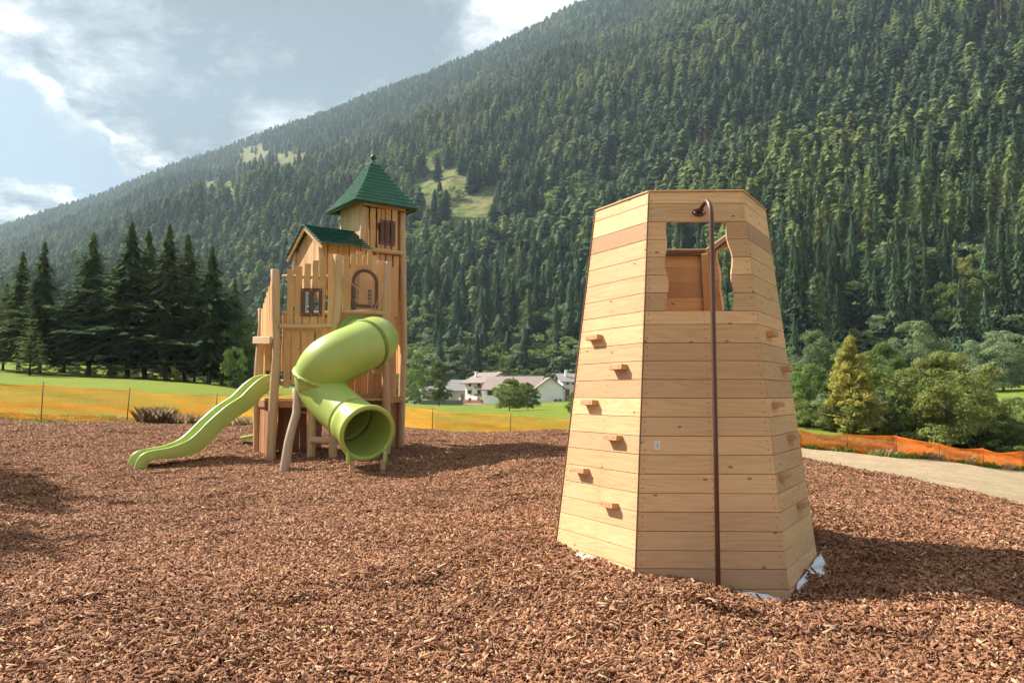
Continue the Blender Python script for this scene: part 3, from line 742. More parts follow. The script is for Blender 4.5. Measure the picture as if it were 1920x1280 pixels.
# unit size crowns: height 1
LO = []; LOC = []; LOT = []
spec = []
for i in range(5): spec.append((tiers(100 + i, 1, 0.135 + 0.016 * (i % 3), 17 + i, 13, z0=0.05, pw=0.50 + 0.05 * i, droop=0.3), 'spruce'))
for i in range(2): spec.append((tiers(200 + i, 1, 0.16, 15, 12, z0=0.10, pw=0.45, droop=0.15, ragged=0.6, drop=0.12), 'larch_leaf'))
for i in range(2): spec.append((leafy(300 + i, 1, 0.36, 0.04, 20, 50, 0.032), 'broad'))
spec.append((conifer(400, 1, 0.13, 14, 6, 2, z0=0.2, droop=0.1, size=0.55, sparse=0.2), 'dead'))
spec.append((leafy(320, 1, 0.36, 0.04, 20, 50, 0.032), 'broad_grey'))
for i in range(3): spec.append((tiers(150 + i, 1, 0.155 + 0.015 * i, 16 + i, 13, z0=0.04, pw=0.48, droop=0.25, ragged=0.5), 'spruce_pale'))
for i, (cr, mn) in enumerate(spec):
    LO.append(both(cr, trunk_mesh(1 if mn != 'broad' else 0.6, 0.014, i, n=4), [M[mn], M['bark']], 'wood_tree'))
# mid detail for the nearest ones
MID = {}
def addmid(key, cr, mn, th=1.0, tr=0.014, limbs=0, spread=0.3):
    cm = mk(key + '_crown', cr[0], cr[1], [M[mn]]); tm = tmesh(trunk_mesh(th, tr, len(MID), 6, limbs, spread=spread), key + '_trunk', M['bark'])
    MID.setdefault(key, []).append((cm, tm))
for i in range(5): addmid('spruce_tree', join(tiers(500 + i, 1, 0.115 + 0.012 * i, 30, 12, z0=0.06, pw=1.0, droop=0.55), conifer(500 + i, 1, 0.160 + 0.014 * i, 36, 12, 8, z0=0.06, droop=0.36, size=0.42, pw=0.6, ragged=0.5)), 'spruce')
for i in range(4): addmid('larch_tree', join(tiers(520 + i, 1, 0.10, 22, 9, z0=0.15, pw=0.5, droop=0.2, ragged=0.7, drop=0.15), conifer(520 + i, 1, 0.20 + 0.012 * i, 38, 11, 9, z0=0.12, droop=0.12, size=0.36, pw=0.6, sparse=0.10, ragged=0.6)), 'larch_leaf')
for i in range(4): addmid('broadleaf_tree', leafy(540 + i, 1, 0.40, 0.0, 50, 130, 0.017, lump=0.28), ['broad', 'broad', 'broad_grey', 'broad_olive'][i], 0.75, 0.02, 5, 0.3)

# ---- hillside wood: candidate spots by area
DEAD = [(1200, 150, 60, 28), (1330, 310, 45, 45), (1440, 310, 30, 55), (1240, 60, 40, 20), (1590, 45, 50, 25), (1880, 60, 40, 60), (1350, 340, 30, 25), (860, 255, 50, 30), (1480, 300, 20, 30)]
pts = []; 
r_ = 185.0
rs2 = np.random.RandomState(99)
while r_ < 2600:
    d = 5.4 + 4.4 * min(1, (r_ - 168) / 1300)
    na = int(R(88) * r_ / d)
    a = np.linspace(R(-44), R(44), na) + rs2.uniform(-.5, .5, na) * R(88) / na
    rr = r_ + rs2.uniform(-.5, .5, na) * d
    pts.append(np.stack([a, rr], 1)); r_ += d * 0.95
pts = np.concatenate(pts)
a, rr = pts[:, 0], pts[:, 1]
ok = (rr > R0(a) + 4 + 6 * rs2.rand(len(a))) & (rr < R1(a) * 1.03)
a, rr = a[ok], rr[ok]; X = np.sin(a) * rr; Y = np.cos(a) * rr; Z = H(X, Y)
def projn(X, Y, Z):
    z = Z - CZ; f = _c * Y + _s * z; u = -_s * Y + _c * z
    return 960 + F * X / f, 640 - F * u / f
px, py = projn(X, Y, Z)
hgt = (15 + 13 * rs2.rand(len(a))) * (1.0 - 0.22 * np.clip((rr - 400) / 1500, 0, 1))
low = np.clip(1 - (rr - R0(a)) / 90, 0, 1)
hgt *= 1 - 0.25 * low
hgt *= 1 + 0.42 * low * (px > 1420)
hgt *= 1 - 0.10 * np.clip((px - 1100) / 400, 0, 1)
pxt, pyt = projn(X, Y, Z + hgt)
keep = py > -40
for (cx, cy_, w, h) in CLEAR:
    jig = np.clip(1 + 1.7 * fbm(px / 26, py / 12, 41, 4), 0.1, 2)
    inside = ((px - cx) / w) ** 2 + ((py - cy_) / h) ** 2 < jig ** 2
    dxx = np.clip(1 - ((px - cx) / w) ** 2, 0, 1) ** .5 * jig * h
    over = (dxx > 0.25 * h) & (pyt < cy_ + dxx * 0.75) & (py > cy_ - dxx * 0.7)
    keep &= ~((inside | over) & (rs2.rand(len(px)) < 0.80))
keep &= ~((fbm(X / 60, Y / 60, 61, 3) > 0.42) & (rr > 350))
X, Y, Z, px, py, hgt, rr, a, low = [v[keep] for v in (X, Y, Z, px, py, hgt, rr, a, low)]
n = len(X)
kind = rs2.randint(0, 5, n)
nf = fbm(X / 85, Y / 120, 51, 4)
lar = (nf > 0.10) & (rs2.rand(n) < 0.6); kind[lar] = 5 + rs2.randint(0, 2, lar.sum())
ri = rs2.rand(n) < 0.06 ; kind[ri] = 5
n2 = fbm(X / 110 + 7, Y / 150, 83, 4) + 0.10 * np.clip((px - 1250) / 400, 0, 1) * (py > 300)
pal = (kind < 5) & (rs2.rand(n) < np.clip(0.20 + n2 * 4.5, 0.02, 0.9)); kind[pal] = 11 + rs2.randint(0, 3, pal.sum())
hgt = hgt * (0.86 + 0.35 * rs2.rand(n))
brd = (fbm(X / 50, Y / 70, 57, 3) > 0.19) & (rs2.rand(n) < 0.75) & (px > 700); kind[brd] = 7 + rs2.randint(0, 2, brd.sum())
lowb = rs2.rand(n) < low * 0.9 - 0.05 
lowb &= (px > 560) & ((px < 1430) | (rs2.rand(n) < 0.4))
lb = lowb; kind[lb] = np.where(rs2.rand(lb.sum()) < 0.35, 10, 7)
for (cx, cy_, w, h) in DEAD:
    ins = (((px - cx) / w) ** 2 + ((py - cy_) / h) ** 2 < 1) & (rs2.rand(n) < 0.6); kind[ins] = 9
hs = hgt.copy(); hs[(kind == 7) | (kind == 8) | (kind == 10)] *= 0.62; hs[kind == 9] *= 0.9
# nearest ones that can be told apart become trees of their own
order = np.argsort(-hs / rr * ((px > -60) & (px < 1980) & (py > -20)))
near = np.zeros(n, bool); near[order[:262]] = True
LAB = {'spruce_tree': ('dark green spruce standing in the dense wood at the mountain foot', 'spruces in the lower mountain wood'),
       'larch_tree': ('lighter green feathery larch standing in the wood at the mountain foot', 'larches in the lower mountain wood'),
       'broadleaf_tree': ('round leafy green tree standing along the lower edge of the mountain wood', 'leafy trees along the lower wood edge')}
for i in np.where(near)[0]:
    k = kind[i]; key = 'spruce_tree' if k < 5 or k == 9 or (k > 10 and i % 2) else ('larch_tree' if k < 7 or k > 10 else 'broadleaf_tree')
    v = MID[key][(i * 7) % len(MID[key])]
    tree(key, v[0], v[1], (X[i], Y[i], Z[i] - 0.3), hs[i] * (1.25 if key != 'broadleaf_tree' else 1.1), rs2.rand() * 6.28, LAB[key][0], 'tree', LAB[key][1], sz=hs[i])
f_ = ~near
wx = hs * (1.40 + 0.85 * rs2.rand(n))
scatter('mountain_forest', LO, np.stack([X, Y, Z - 0.4], 1)[f_], kind[f_], wx[f_], (rs2.rand(n) * 6.28)[f_], scz=hs[f_],
        label='dense conifer forest covering the whole mountainside', cat='forest')

# ---- spruce row on the left
big = []
for i in range(4):
    cr = join(tiers(610 + i, 1, 0.125 + 0.01 * i, 46, 15, z0=0.12, pw=0.72, droop=0.45, ragged=1.0, drop=0.22), conifer(600 + i, 1, 0.20 + 0.015 * i, 50, 13, 13, z0=0.11, droop=0.34, size=0.55, pw=0.74, ragged=1.0, sparse=0.06))
    big.append((mk('spruce_crown', cr[0], cr[1], [M['spruce_row']]), tmesh(trunk_mesh(1, 0.016, i, 8), 'spruce_trunk', M['bark'])))
ROW = [(34, 472, 70, 'dark spruce at the far left of the row, next to the orange spot'), (74, 455, 68, 'second spruce of the left pair with a ragged top'),
       (166, 437, 69, 'tall spruce standing alone between the left pair and the dense group'), (238, 417, 68, 'tallest dark spruce at the left end of the dense group'),
       (271, 432, 72, 'slender spruce squeezed just right of the tallest one'), (310, 422, 67, 'wide tall spruce in the middle of the dense group'),
       (346, 440, 71, 'narrow pointed spruce right of the wide middle one'), (392, 462, 66, 'broad spruce near the right end of the row above the slide'),
       (436, 522, 69, 'short greenish spruce ending the row beside the castle')]
for i, (x, y, Yd, lab) in enumerate(ROW):
    g = at(x, 700, Yd); z = Hs(g.x, Yd); h = at(x, y, Yd).z - z
    v = big[i % 4]; s = h * rnd.uniform(1.2, 1.45)
    tree('spruce_tree', v[0], v[1], (g.x, Yd, z), s, rnd.random() * 6, lab, 'tree', 'spruces in the row behind the orange net', sz=h)
for i, (x, y, Yd, lab) in enumerate([(5, 530, 74, 'lower dark spruce filling the left picture edge of the row'), (120, 540, 76, 'half hidden spruce behind the gap left of the lone tall one'),
                                     (205, 500, 78, 'half hidden spruce left behind the tallest one'), (365, 520, 76, 'half hidden spruce behind the narrow pointed one'), (418, 560, 74, 'low spruce filling the gap before the last one')]):
    g = at(x, 700, Yd); z = Hs(g.x, Yd); h = at(x, y, Yd).z - z
    v = big[(i + 2) % 4]; tree('spruce_tree', v[0], v[1], (g.x, Yd, z), h * 1.15, rnd.random() * 6, lab, 'tree', 'spruces in the row behind the orange net', sz=h)
cr = conifer(650, 1, 0.27, 26, 10, 7, z0=0.04, droop=0.1, size=0.8, ragged=0.5)
ym = (mk('young_crown', cr[0], cr[1], [M['larch_leaf']]), tmesh(trunk_mesh(1, 0.02, 3), 'young_trunk', M['bark']))
g = at(56, 690, 62); z = Hs(g.x, 62); tree('young_larch', ym[0], ym[1], (g.x, 62, z), at(56, 565, 62).z - z, 1.0, 'light green young larch in front of the left spruce pair')
cr = leafy(660, 1, 0.42, 0.0, 40, 90, 0.022, lump=0.28)
bm = (mk('bush_crown', cr[0], cr[1], [M['broad']]), tmesh(trunk_mesh(0.6, 0.02, 8, 6, 5), 'bush_trunk', M['bark']))
for (x, y, Yd, w, lab) in [(462, 600, 66, 1.0, 'leafy green tree between the last spruce and the castle'), (440, 650, 60, 0.9, 'low round bush at the foot of the last spruce'), (778, 690, 170, 1, 'small round tree near the left grey building by the castle'), (765, 650, 210, 1, 'taller round tree behind the castle right edge')]:
    g = at(x, 700, Yd); z = Hs(g.x, Yd); h = at(x, y, Yd).z - z
    tree('broadleaf_tree', bm[0], bm[1], (g.x, Yd, z), h * w, rnd.random() * 6, lab, sz=h)

# ---- trees in the meadow and on the right
HI = []
cr = leafy(700, 1, 0.44, 0.0, 90, 230, 0.0125, lump=0.25); HI.append(cr)
cr = leafy(701, 1, 0.52, 0.0, 90, 230, 0.0125, lump=0.22, cone=0.5); HI.append(cr)
cr = leafy(702, 1, 0.30, 0.03, 70, 180, 0.014, lump=0.30, cone=0.3); HI.append(cr)
def place(name, cr, mn, x, ytop, Yd, wmul, lab, grp=None, limbs=7, tr=0.02):
    g = at(x, 800, Yd); z = Hs(g.x, Yd); h = at(x, ytop, Yd).z - z
    cm = mk(name + '_crown', cr[0], cr[1], [M[mn]]); tm = tmesh(trunk_mesh(0.8, tr, int(x), 7, limbs, spread=0.3), name + '_trunk', M['bark'])
    return tree(name, cm, tm, (g.x, Yd, z), h * wmul, rnd.random() * 6, lab, 'tree', grp, sz=h)
place('bush', HI[0], 'broad_olive', 955, 708, 78, 1.35, 'large olive bush in front of the white houses', limbs=9)
place('bush', HI[1], 'broad', 990, 716, 80, 1.1, 'darker green bush merging with the olive one before the long roof')
place('broadleaf_tree', HI[2], 'broad', 823, 672, 175, 0.95, 'tall dense green tree left of the white three storey house')
place('bush', HI[0], 'broad', 1078, 735, 60, 1.0, 'green bush half hidden by the left edge of the wooden climbing tower')
place('bush', HI[0], 'broad_grey', 1010, 690, 235, 1.0, 'pale round treetop behind the long barn roof')
cr = join(leafy(770, 1, 0.40, 0.0, 120, 150, 0.012, lump=0.15, cone=0.85), conifer(720, 1, 0.36, 46, 12, 14, z0=0.01, droop=0.16, size=0.20, pw=0.85, ragged=1.0, sparse=0.2))
place('larch_tree', cr, 'larch_yellow', 1597, 622, 46, 1.02, 'yellowish larch behind the red orange net right of the climbing tower', limbs=0)
RT = [(0, 'broad_olive', 1775, 655, 44, 1.25, 'large olive leafy tree just behind the net at the right'), (1, 'broad', 1720, 700, 48, 1.3, 'green spreading tree between yellow larch and large olive tree'),
      (0, 'broad', 1665, 720, 52, 1.3, 'low leafy tree right beside the yellow larch'), (1, 'broad_grey', 1535, 618, 66, 0.9, 'pale grey green tree next to the climbing tower right edge'),
      (0, 'broad', 1520, 680, 50, 1.2, 'bright green shrub tree hugging the climbing tower right edge'), (0, 'broad_grey', 1715, 598, 82, 0.9, 'tall pale rounded tree behind the green spreading one'),
      (1, 'broad', 1660, 640, 75, 0.9, 'mid green tree peeking out behind the yellow larch'), (0, 'broad_grey', 1885, 618, 135, 1.35, 'grey green round tree above the small meadow at the right'),
      (1, 'broad_grey', 1835, 640, 140, 1.2, 'smaller grey green tree left of the small meadow'), (0, 'broad', 1905, 742, 60, 1.5, 'leafy bush in front of the small meadow at the right picture edge'),
      (1, 'broad', 1840, 745, 46, 1.6, 'dark green low tree filling behind the right end of the net'), (0, 'broad', 1890, 790, 44, 1.8, 'low bush behind the far right net post'),
      (0, 'broad', 1575, 640, 95, 1.0, 'green tree behind the yellow larch on its left')]
for (ci_, mn, x, yt, Yd, w, lab) in RT: place('broadleaf_tree', HI[ci_], mn, x, yt, Yd, w, lab)

for (x_, y_, h_, lab) in ((-18.6, 13.7, 14.0, 'unseen leafy tree added left of the playground for its shade, farther of two'), (-16.4, 10.3, 13.0, 'unseen leafy tree added left of the playground for its shade, nearer of two')):  # out-of-view trees, added to throw soft shade on the left foreground mulch
    cm = bpy.data.meshes.get('bush_crown'); tree('broadleaf_tree', cm, bm[1], (x_, y_, Hs(x_, y_)), h_ * 0.6, 1.0, lab, 'tree', sz=h_)
# ------------------------------------------------------------------ grass, weeds
def tuft(seed, nb, h, spread, mat, wd=0.005):
    r = np.random.RandomState(seed); a = r.rand(nb) * 6.28; d = spread * np.sqrt(r.rand(nb))
    base = np.stack([d * np.cos(a), d * np.sin(a), np.zeros(nb)], 1)
    ln = h * (0.5 + 0.6 * r.rand(nb)); a2 = r.rand(nb) * 6.28; tl = 0.75 * r.rand(nb) * ln
    tip = base + np.stack([np.cos(a2) * tl, np.sin(a2) * tl, ln], 1); mid = base * 0.5 + tip * 0.5 + np.stack([-np.cos(a2) * tl * .2, -np.sin(a2) * tl * .2, ln * .08], 1)
    sd = np.stack([-np.sin(a2), np.cos(a2), np.zeros(nb)], 1) * wd
    P = np.stack([base - sd, base + sd, mid + sd, tip, mid - sd], 1)
    return mk('tuft', P.reshape(-1, 3), np.arange(nb * 5).reshape(-1, 5), [M[mat]])
gt = [tuft(i, 60, 0.16, 0.14, 'grass', 0.008) for i in range(3)] + [tuft(9, 45, 0.22, 0.16, 'dry_grass', 0.008)]
n = 9000
a = rs.uniform(R(-40), R(18), n); edge = mulch_edge(a)
rr = edge - 0.15 + rs.rand(n) ** 2.2 * 5
X = np.sin(a) * rr; Y = np.cos(a) * rr
idx = np.where(rs.rand(n) < 0.12, 3, rs.randint(0, 3, n)); idx[rr > edge + 6] = rs.randint(0, 3, (rr > edge + 6).sum())
scatter('meadow_grass', gt, np.stack([X, Y, H(X, Y) - 0.06], 1), idx, np.where(rr < edge + 5, 0.45, 0.8) * (0.7 + 0.7 * rs.rand(n)), rs.rand(n) * 6.28, label='tall grass blades growing along the mulch edge and under the net', cat='grass')
n = 1500
a = rs.uniform(pxaz(1480), R(45), n); fr = np.interp(azpx(a), SFP, SFR); rr = fr - 0.6 + 5 * rs.rand(n)
X = np.sin(a) * rr; Y = np.cos(a) * rr
scatter('verge_grass', gt, np.stack([X, Y, H(X, Y) - 0.05], 1), rs.randint(0, 4, n), 1.0 + 1.2 * rs.rand(n), rs.rand(n) * 6.28, label='rough grass growing behind the red orange net on the right', cat='grass')

def plant(name, nb, h, spread, mat, x, Yd, lab, wd=0.0028):
    g = at(x, 795, Yd); me = tuft(int(x), nb, h, spread, mat, wd); o = link(name, me); o.location = (g.x, Yd, Hs(g.x, Yd) - 0.03)
    tag(o, lab, 'plant'); return o
plant('dry_weed', 700, 0.50, 0.42, 'dry_grass', 292, 21.5, 'dry brown weed clump against the orange net left of the slide foot')
plant('dry_weed', 500, 0.36, 0.5, 'dry_grass', 335, 21.8, 'second brown weed clump, lower, right of the tallest dry one')
plant('dry_weed', 500, 0.30, 0.6, 'dry_grass', 445, 22.0, 'low reddish dry weeds behind the lower half of the open slide')

def shrub(x, Yd, h, k, mn, lab):
    g = at(x, 840, Yd); cm = SHR[k]; root = tree('wild_shrub', cm, bm[1], (g.x, Yd, Hs(g.x, Yd) - 0.2), h * rnd.uniform(1.0, 1.5), rnd.random() * 6, lab, 'shrub', 'shrubs growing behind the red orange net', sz=h); return root
SHR = []
for k_, mn in ((0, 'broad'), (1, 'broad_olive'), (2, 'broad_grey')):
    cr = leafy(760 + k_, 1, 0.60, 0.0, 40, 150, 0.022, lump=0.26); SHR.append(mk('shrub_crown', cr[0], cr[1], [M[mn]]))
for i in range(17):
    x = 1500 + i * 27 + rnd.uniform(-8, 8); Yd = 44.5 + rnd.random() * 6
    shrub(x, Yd, 1.6 + 1.5 * rnd.random(), i % 3, None, 'low wild leafy shrub filling the ground behind the red orange net')
for i in range(12):
    x = 95 + i * 33 + rnd.uniform(-9, 9); Yd = 73 + rnd.random() * 5; g = at(x, 700, Yd); h = 0.9 + 0.9 * rnd.random()
    tree('wild_shrub', SHR[i % 3], bm[1], (g.x, Yd, Hs(g.x, Yd) - 0.2), h * 1.6, rnd.random() * 6, 'low ragged shrub among the trunks of the dark spruce row', 'shrub', 'shrubs under the spruce row', sz=h)
for i in range(9):
    x = 1490 + i * 52 + rnd.uniform(-12, 12)
    if 1830 < x < 1960: continue
    shrub(x, 60 + rnd.random() * 20, 3.5 + 2.5 * rnd.random(), (i + 1) % 3, None, 'taller wild shrub between the trees behind the red orange net')
# ------------------------------------------------------------------ orange net fences
def net_fence(pl, h, mat, label, hs=None, sag=0.06, lean=0.1, posts=None, bulge=0.1):
    """pl: ground points (px, Y)"""
    P = [Vector((at(x, 800, Yd).x, Yd, 0)) for x, Yd in pl]
    root = empty('net_fence', (P[0].x, P[0].y, Hs(P[0].x, P[0].y))); tag(root, label, 'fence', 'orange safety nets round the playground')
    inv = -root.location
    seg = []; L = 0
    for i in range(len(P) - 1):
        n = max(2, int((P[i + 1] - P[i]).length / 0.15))
        for k in range(n + (i == len(P) - 2)):
            t = k / n; q = P[i].lerp(P[i + 1], t); seg.append((q, L + (P[i + 1] - P[i]).length * t, i + t))
        L += (P[i + 1] - P[i]).length
    nv = 9; V = []; UV = []; Fq = []
    hh = hs or [h] * len(P)
    for (q, l, it) in seg:
        i = min(int(it), len(P) - 2); t = it - i
        hq = hh[i] * (1 - t) + hh[i + 1] * t - sag * 4 * t * (1 - t) * (0.5 + vnoise([i * 3.3], [1.7], 9)[0])
        z = Hs(q.x, q.y)
        for j in range(nv):
            v = j / (nv - 1)
            off = bulge * float(fbm(np.array([l * 0.8 + 5 * v]), np.array([v * 2.0 + l * .1]), 13, 3)[0]) * 2
            V.append((q.x + inv.x, q.y + off + inv.y, z - 0.03 + hq * v + inv.z + 0.02 * math.sin(l * 2.1))); UV.append((l, v))
    n = len(seg)
    for i in range(n - 1):
        for j in range(nv - 1): Fq.append((i * nv + j, (i + 1) * nv + j, (i + 1) * nv + j + 1, i * nv + j + 1))
    Fq = np.array(Fq); uv = np.array(UV)[Fq.ravel()]
    me = mk('net', np.array(V), Fq, [mat], uv=uv, smooth_=True); link('net', me, root)
    for i, q in enumerate(P):
        if posts and i not in posts: continue
        b = MB(); z = Hs(q.x, q.y); tl = rnd.uniform(-1, 1) * lean * 0.4 + lean * 0.4
        b.tube([(q.x + inv.x - 0.0, q.y + inv.y - 0.09, z + inv.z - 0.1), (q.x + inv.x + tl, q.y + inv.y - 0.07, z + inv.z + hh[i] + 0.05)], 0.014, 6)
        b.build('post', M['post'], root)
net_fence([(-330, 21.2), (-110, 21.6), (80, 22.0), (240, 22.2), (404, 22.6), (560, 24.5), (690, 27.5), (811, 30.0), (956, 30.4), (1110, 30.6), (1250, 31)], 1.02, M['net'],
          'translucent yellow orange plastic net along the far mulch edge', hs=[1.0, 1.05, 1.02, 0.95, 0.85, .9, .9, 0.85, 0.85, 0.85, 0.85])
RF = [(1340, 38), (1430, 37), (1500, 36.6), (1586, 36.3), (1677, 35.1), (1758, 36.5), (1839, 36.6), (1912, 38.2), (2000, 39), (2100, 40)]
net_fence(RF, 1.0, M['net_red'], 'red orange plastic net beyond the sandy strip on the right', hs=[.9, .85, .82, .87, 1.03, .80, .87, .98, .9, .9], bulge=0.16, sag=0.10)

# ------------------------------------------------------------------ climbing tower
tower = empty('climbing_tower', (TC.x, TC.y, 0)); tag(tower, 'tapered six sided larch climbing tower with brown fireman pole and window', 'climbing tower')
RB, RT_, ZB, ZT = 1.12, 0.746, 0.0, 3.06
b0 = at(1193, 1102.5, TC.y - RB * .866); ZB = b0.z
ZT = at(1225, 360, TC.y - RT_ * .866).z
DEL = R(-1.5)
def hexv(i, t):
    r = RB + (RT_ - RB) * t; a = R(240 + 60 * i) + DEL
    return Vector((r * math.cos(a), r * math.sin(a), ZB + (ZT - ZB) * t))   # local to the tower
def FP(f, s, t): return hexv(f, t).lerp(hexv(f + 1, t), s)
def FN(f):
    return (FP(f, 1, 0) - FP(f, 0, 0)).cross(FP(f, 0, 1) - FP(f, 0, 0)).normalized()
tt = np.linspace(-0.1, 1.05, 400)
py_ = [proj(hexv(0, t) + Vector((TC.x, TC.y, 0)))[1] for t in tt]
def t_of_y(y): return float(np.interp(-y, -np.array(py_), tt))
SEAMY = [1102.5, 1065, 1031, 995, 959, 924, 888, 852, 817, 781, 746, 711, 676, 642.5, 608, 583, 549, 515.5, 482, 449, 416, 382, 360]
SEAM = [-0.085] + [t_of_y(y) for y in SEAMY]
SEAM[-1] = 1.0
OPEN0, OPEN1 = SEAMY.index(583) + 1, SEAMY.index(416) + 1
TB = (at(1300, 470, TC.y + 0.74 * .866).z - ZB) / (ZT - ZB)
topt = {0: (1, 1), 1: (1, 1), 2: (1, TB), 3: (TB, TB), 4: (TB, 1), 5: (1, 1)}
def clip(poly, tl, tr):
    out = []
    ins = lambda p: p[1] <= tl + (tr - tl) * p[0] + 1e-6
    for i in range(len(poly)):
        a, b = poly[i], poly[(i + 1) % len(poly)]
        if ins(a): out.append(a)
        if ins(a) != ins(b):
            fa = a[1] - (tl + (tr - tl) * a[0]); fb = b[1] - (tl + (tr - tl) * b[0]); k = fa / (fa - fb)
            out.append((a[0] + (b[0] - a[0]) * k, a[1] + (b[1] - a[1]) * k))
    return out
def wave(t, ph): return 0.013 * math.sin(t * 60 + ph) + 0.010 * math.sin(t * 27 + ph * 2.1)
GL, GR = 0.195, 0.805
for f in range(6):
    b = MB(); nrm = FN(f); ud = (FP(f, 1, 0) - FP(f, 0, 0)).normalized(); opening = f in (0, 2)
    o0 = FP(f, 0, 0)
    for k in range(len(SEAM) - 1):
        t0, t1 = SEAM[k], SEAM[k + 1]; g = 0.0008
        t0 += g * 0.5; t1 -= g
        uo = (rnd.random() * 30, rnd.random() * 30)
        e0 = 0.004 if f % 2 else 0.0
        polys = []
        if opening and OPEN0 <= k < OPEN1:
            ph = 0.4 if f == 0 else 2.2; m = 7; hw = t1 - t0
            tl = [t0 + hw * i / m for i in range(m + 1)]
            gl, gr = GL + 0.0, GR
            polys.append([(0, t0)] + [(gl + wave(t, ph), t) for t in tl] + [(0, t1)])
            polys.append([(1, t1)] + [(gr + wave(t, ph + 2.0), t) for t in reversed(tl)] + [(1, t0)])
        else: polys.append([(0, t0), (1, t0), (1, t1), (0, t1)])
        for pl in polys:
            if topt[f] != (1, 1): pl = clip(pl, *topt[f])
            if len(pl) < 3: continue
            b.prism([FP(f, min(max(s, 0.004), 0.996), t) + nrm * (0.0008 * rnd.random()) for s, t in pl], nrm, 0.028, 0, ud=ud, uo=uo)
        # screws near both ends and in the middle
        for s in ((0.035, 0.5, 0.965) if not (opening and OPEN0 <= k < OPEN1) else (0.035, 0.965)):
            for q in (0.25, 0.75):
                t = t0 + (t1 - t0) * q
                if t > min(topt[f]) - 0.01 or t < -0.03: continue
                c = FP(f, s + rnd.uniform(-.004, .004) + (0.0 if s != 0.5 else (0.02 if f else 0.03)), t) + nrm * 0.0008
                b.lathe([(0.0052, 0.0012), (0.0001, 0.0016)], c, nrm, 6, 1)
    b.build('wall_panel', [M['larch'], M['screw']], tower, 0.0016)
# corner trims, inner corner posts, rim, platform
for f in range(6):
    out = hexv(f, 0.5).copy(); out.z = 0; out.normalize()
    tm = {0: 1, 1: 1, 2: 1, 3: TB, 4: TB, 5: 1}[f]
    if f in (0, 5, 4, 3):
        b = MB(); n_ = 24
        d = out
        b.tube([hexv(f, -0.06 + (tm + 0.06) * i / n_) + d * (0.0030) for i in range(n_ + 1)], 0.0058, 6)
        b.build('corner_strip', M['strip'], tower)
    b = MB()
    p0 = hexv(f, 0.0) - out * 0.075; p1 = hexv(f, tm - 0.012) - out * 0.075
    b.bar(p0, p1, 0.07, 0.07, up=out); b.build('corner_post', M['picket'], tower, 0.004)
    # cap strip along the top edge
    ta, tb = topt[f]
    a_, c_ = FP(f, 0, ta), FP(f, 1, tb); nn = Vector((FN(f).x, FN(f).y, 0)).normalized()
    b = MB(); b.bar(a_ - nn * 0.014 + Vector((0, 0, 0.0075)), c_ - nn * 0.014 + Vector((0, 0, 0.0075)), 0.045, 0.015); b.build('cap_strip', M['larch'], tower, 0.003)
    b = MB(); dz = Vector((0, 0, -0.035)); b.bar(FP(f, 0.06, ta) - nn * 0.05 + dz, FP(f, 0.94, tb) - nn * 0.05 + dz, 0.03, 0.04); b.build('rim_rail', M['brown_metal'], tower)
b = MB()
zt = (1.99 - ZB) / (ZT - ZB)
b.prism([hexv(i, zt) * 1.0 - Vector((hexv(i, zt).x, hexv(i, zt).y, 0)) * 0.06 for i in range(6)], (0, 0, 1), 0.04, ud=(1, 0, 0)); b.build('platform', M['skirt'], tower)
# grips
def hit(f, px, py):
    d = ray(px, py); o = Vector((-TC.x, -TC.y, CZ)); n_ = FN(f); p0 = FP(f, 0, 0)
    k = (p0 - o).dot(n_) / d.dot(n_); return o + d * k
for f, lst in ((5, [(1119, 634), (1164, 689), (1110, 755), (1155, 821), (1094, 882), (1147, 946)]), (1, [(1450, 627), (1478, 692), (1461, 759), (1491, 819), (1475, 892), (1508, 945)])):
    nrm = FN(f); ud = (FP(f, 1, 0) - FP(f, 0, 0)).normalized()
    for (x, y) in lst:
        c = hit(f, x - (9 if f == 1 else 0), y) + nrm * 0.028; vd = nrm.cross(ud)
        b = MB(); b.box(c, ud * 0.088, vd * 0.0215, nrm * 0.032, grain=ud)
        for sx in (-0.05, 0.05): b.lathe([(0.007, 0.0), (0.007, 0.002), (0.0001, 0.003)], c + ud * sx + nrm * 0.032, nrm, 8, 1)
        b.build('grip', [M['grip'], M['screw']], tower, 0.004)
# pole
b = MB()
yb = TC.y - RB * .866 - 0.20
pbot = at(1347, 1122, yb) - Vector((TC.x, TC.y, 0)); pbot.z = -0.3
pt = at(1333.5, 400, TC.y - RT_ * .866 - 0.30) - Vector((TC.x, TC.y, 0))
fl = hit(0, 1310, 399)
top_c = at(1330, 379, TC.y - RT_ * .866 - 0.26) - Vector((TC.x, TC.y, 0))
path = [pbot, pbot.lerp(pt, 0.5), pt.lerp(pbot, 0.02), pt]
for i in range(1, 7):
    t = i / 7; path.append(pt.lerp(top_c, t) * (1 - t) + top_c.lerp(fl, t) * t + Vector((0, 0, 0.05 * math.sin(t * math.pi))))
path.append(fl)
b.tube(path, 0.0185, 16); pole = b.build('fire_pole', M['brown_metal'], tower)
b = MB(); n0 = FN(0); ex = Vector((1, 0, 0)); vy = n0.cross(ex).normalized()
b.prism([fl + n0 * 0.012 + ex * (0.055 * math.cos(a)) + vy * (0.032 * math.sin(a)) for a in [i * math.pi / 10 for i in range(20)]], n0, 0.0095)
for sx in (-0.036, 0.036): b.lathe([(0.009, 0), (0.009, 0.006), (0.0001, 0.008)], fl + n0 * 0.012 + ex * sx, n0, 8, 1)
b.build('flange', [M['brown_metal'], M['bolt']], pole, 0.002)
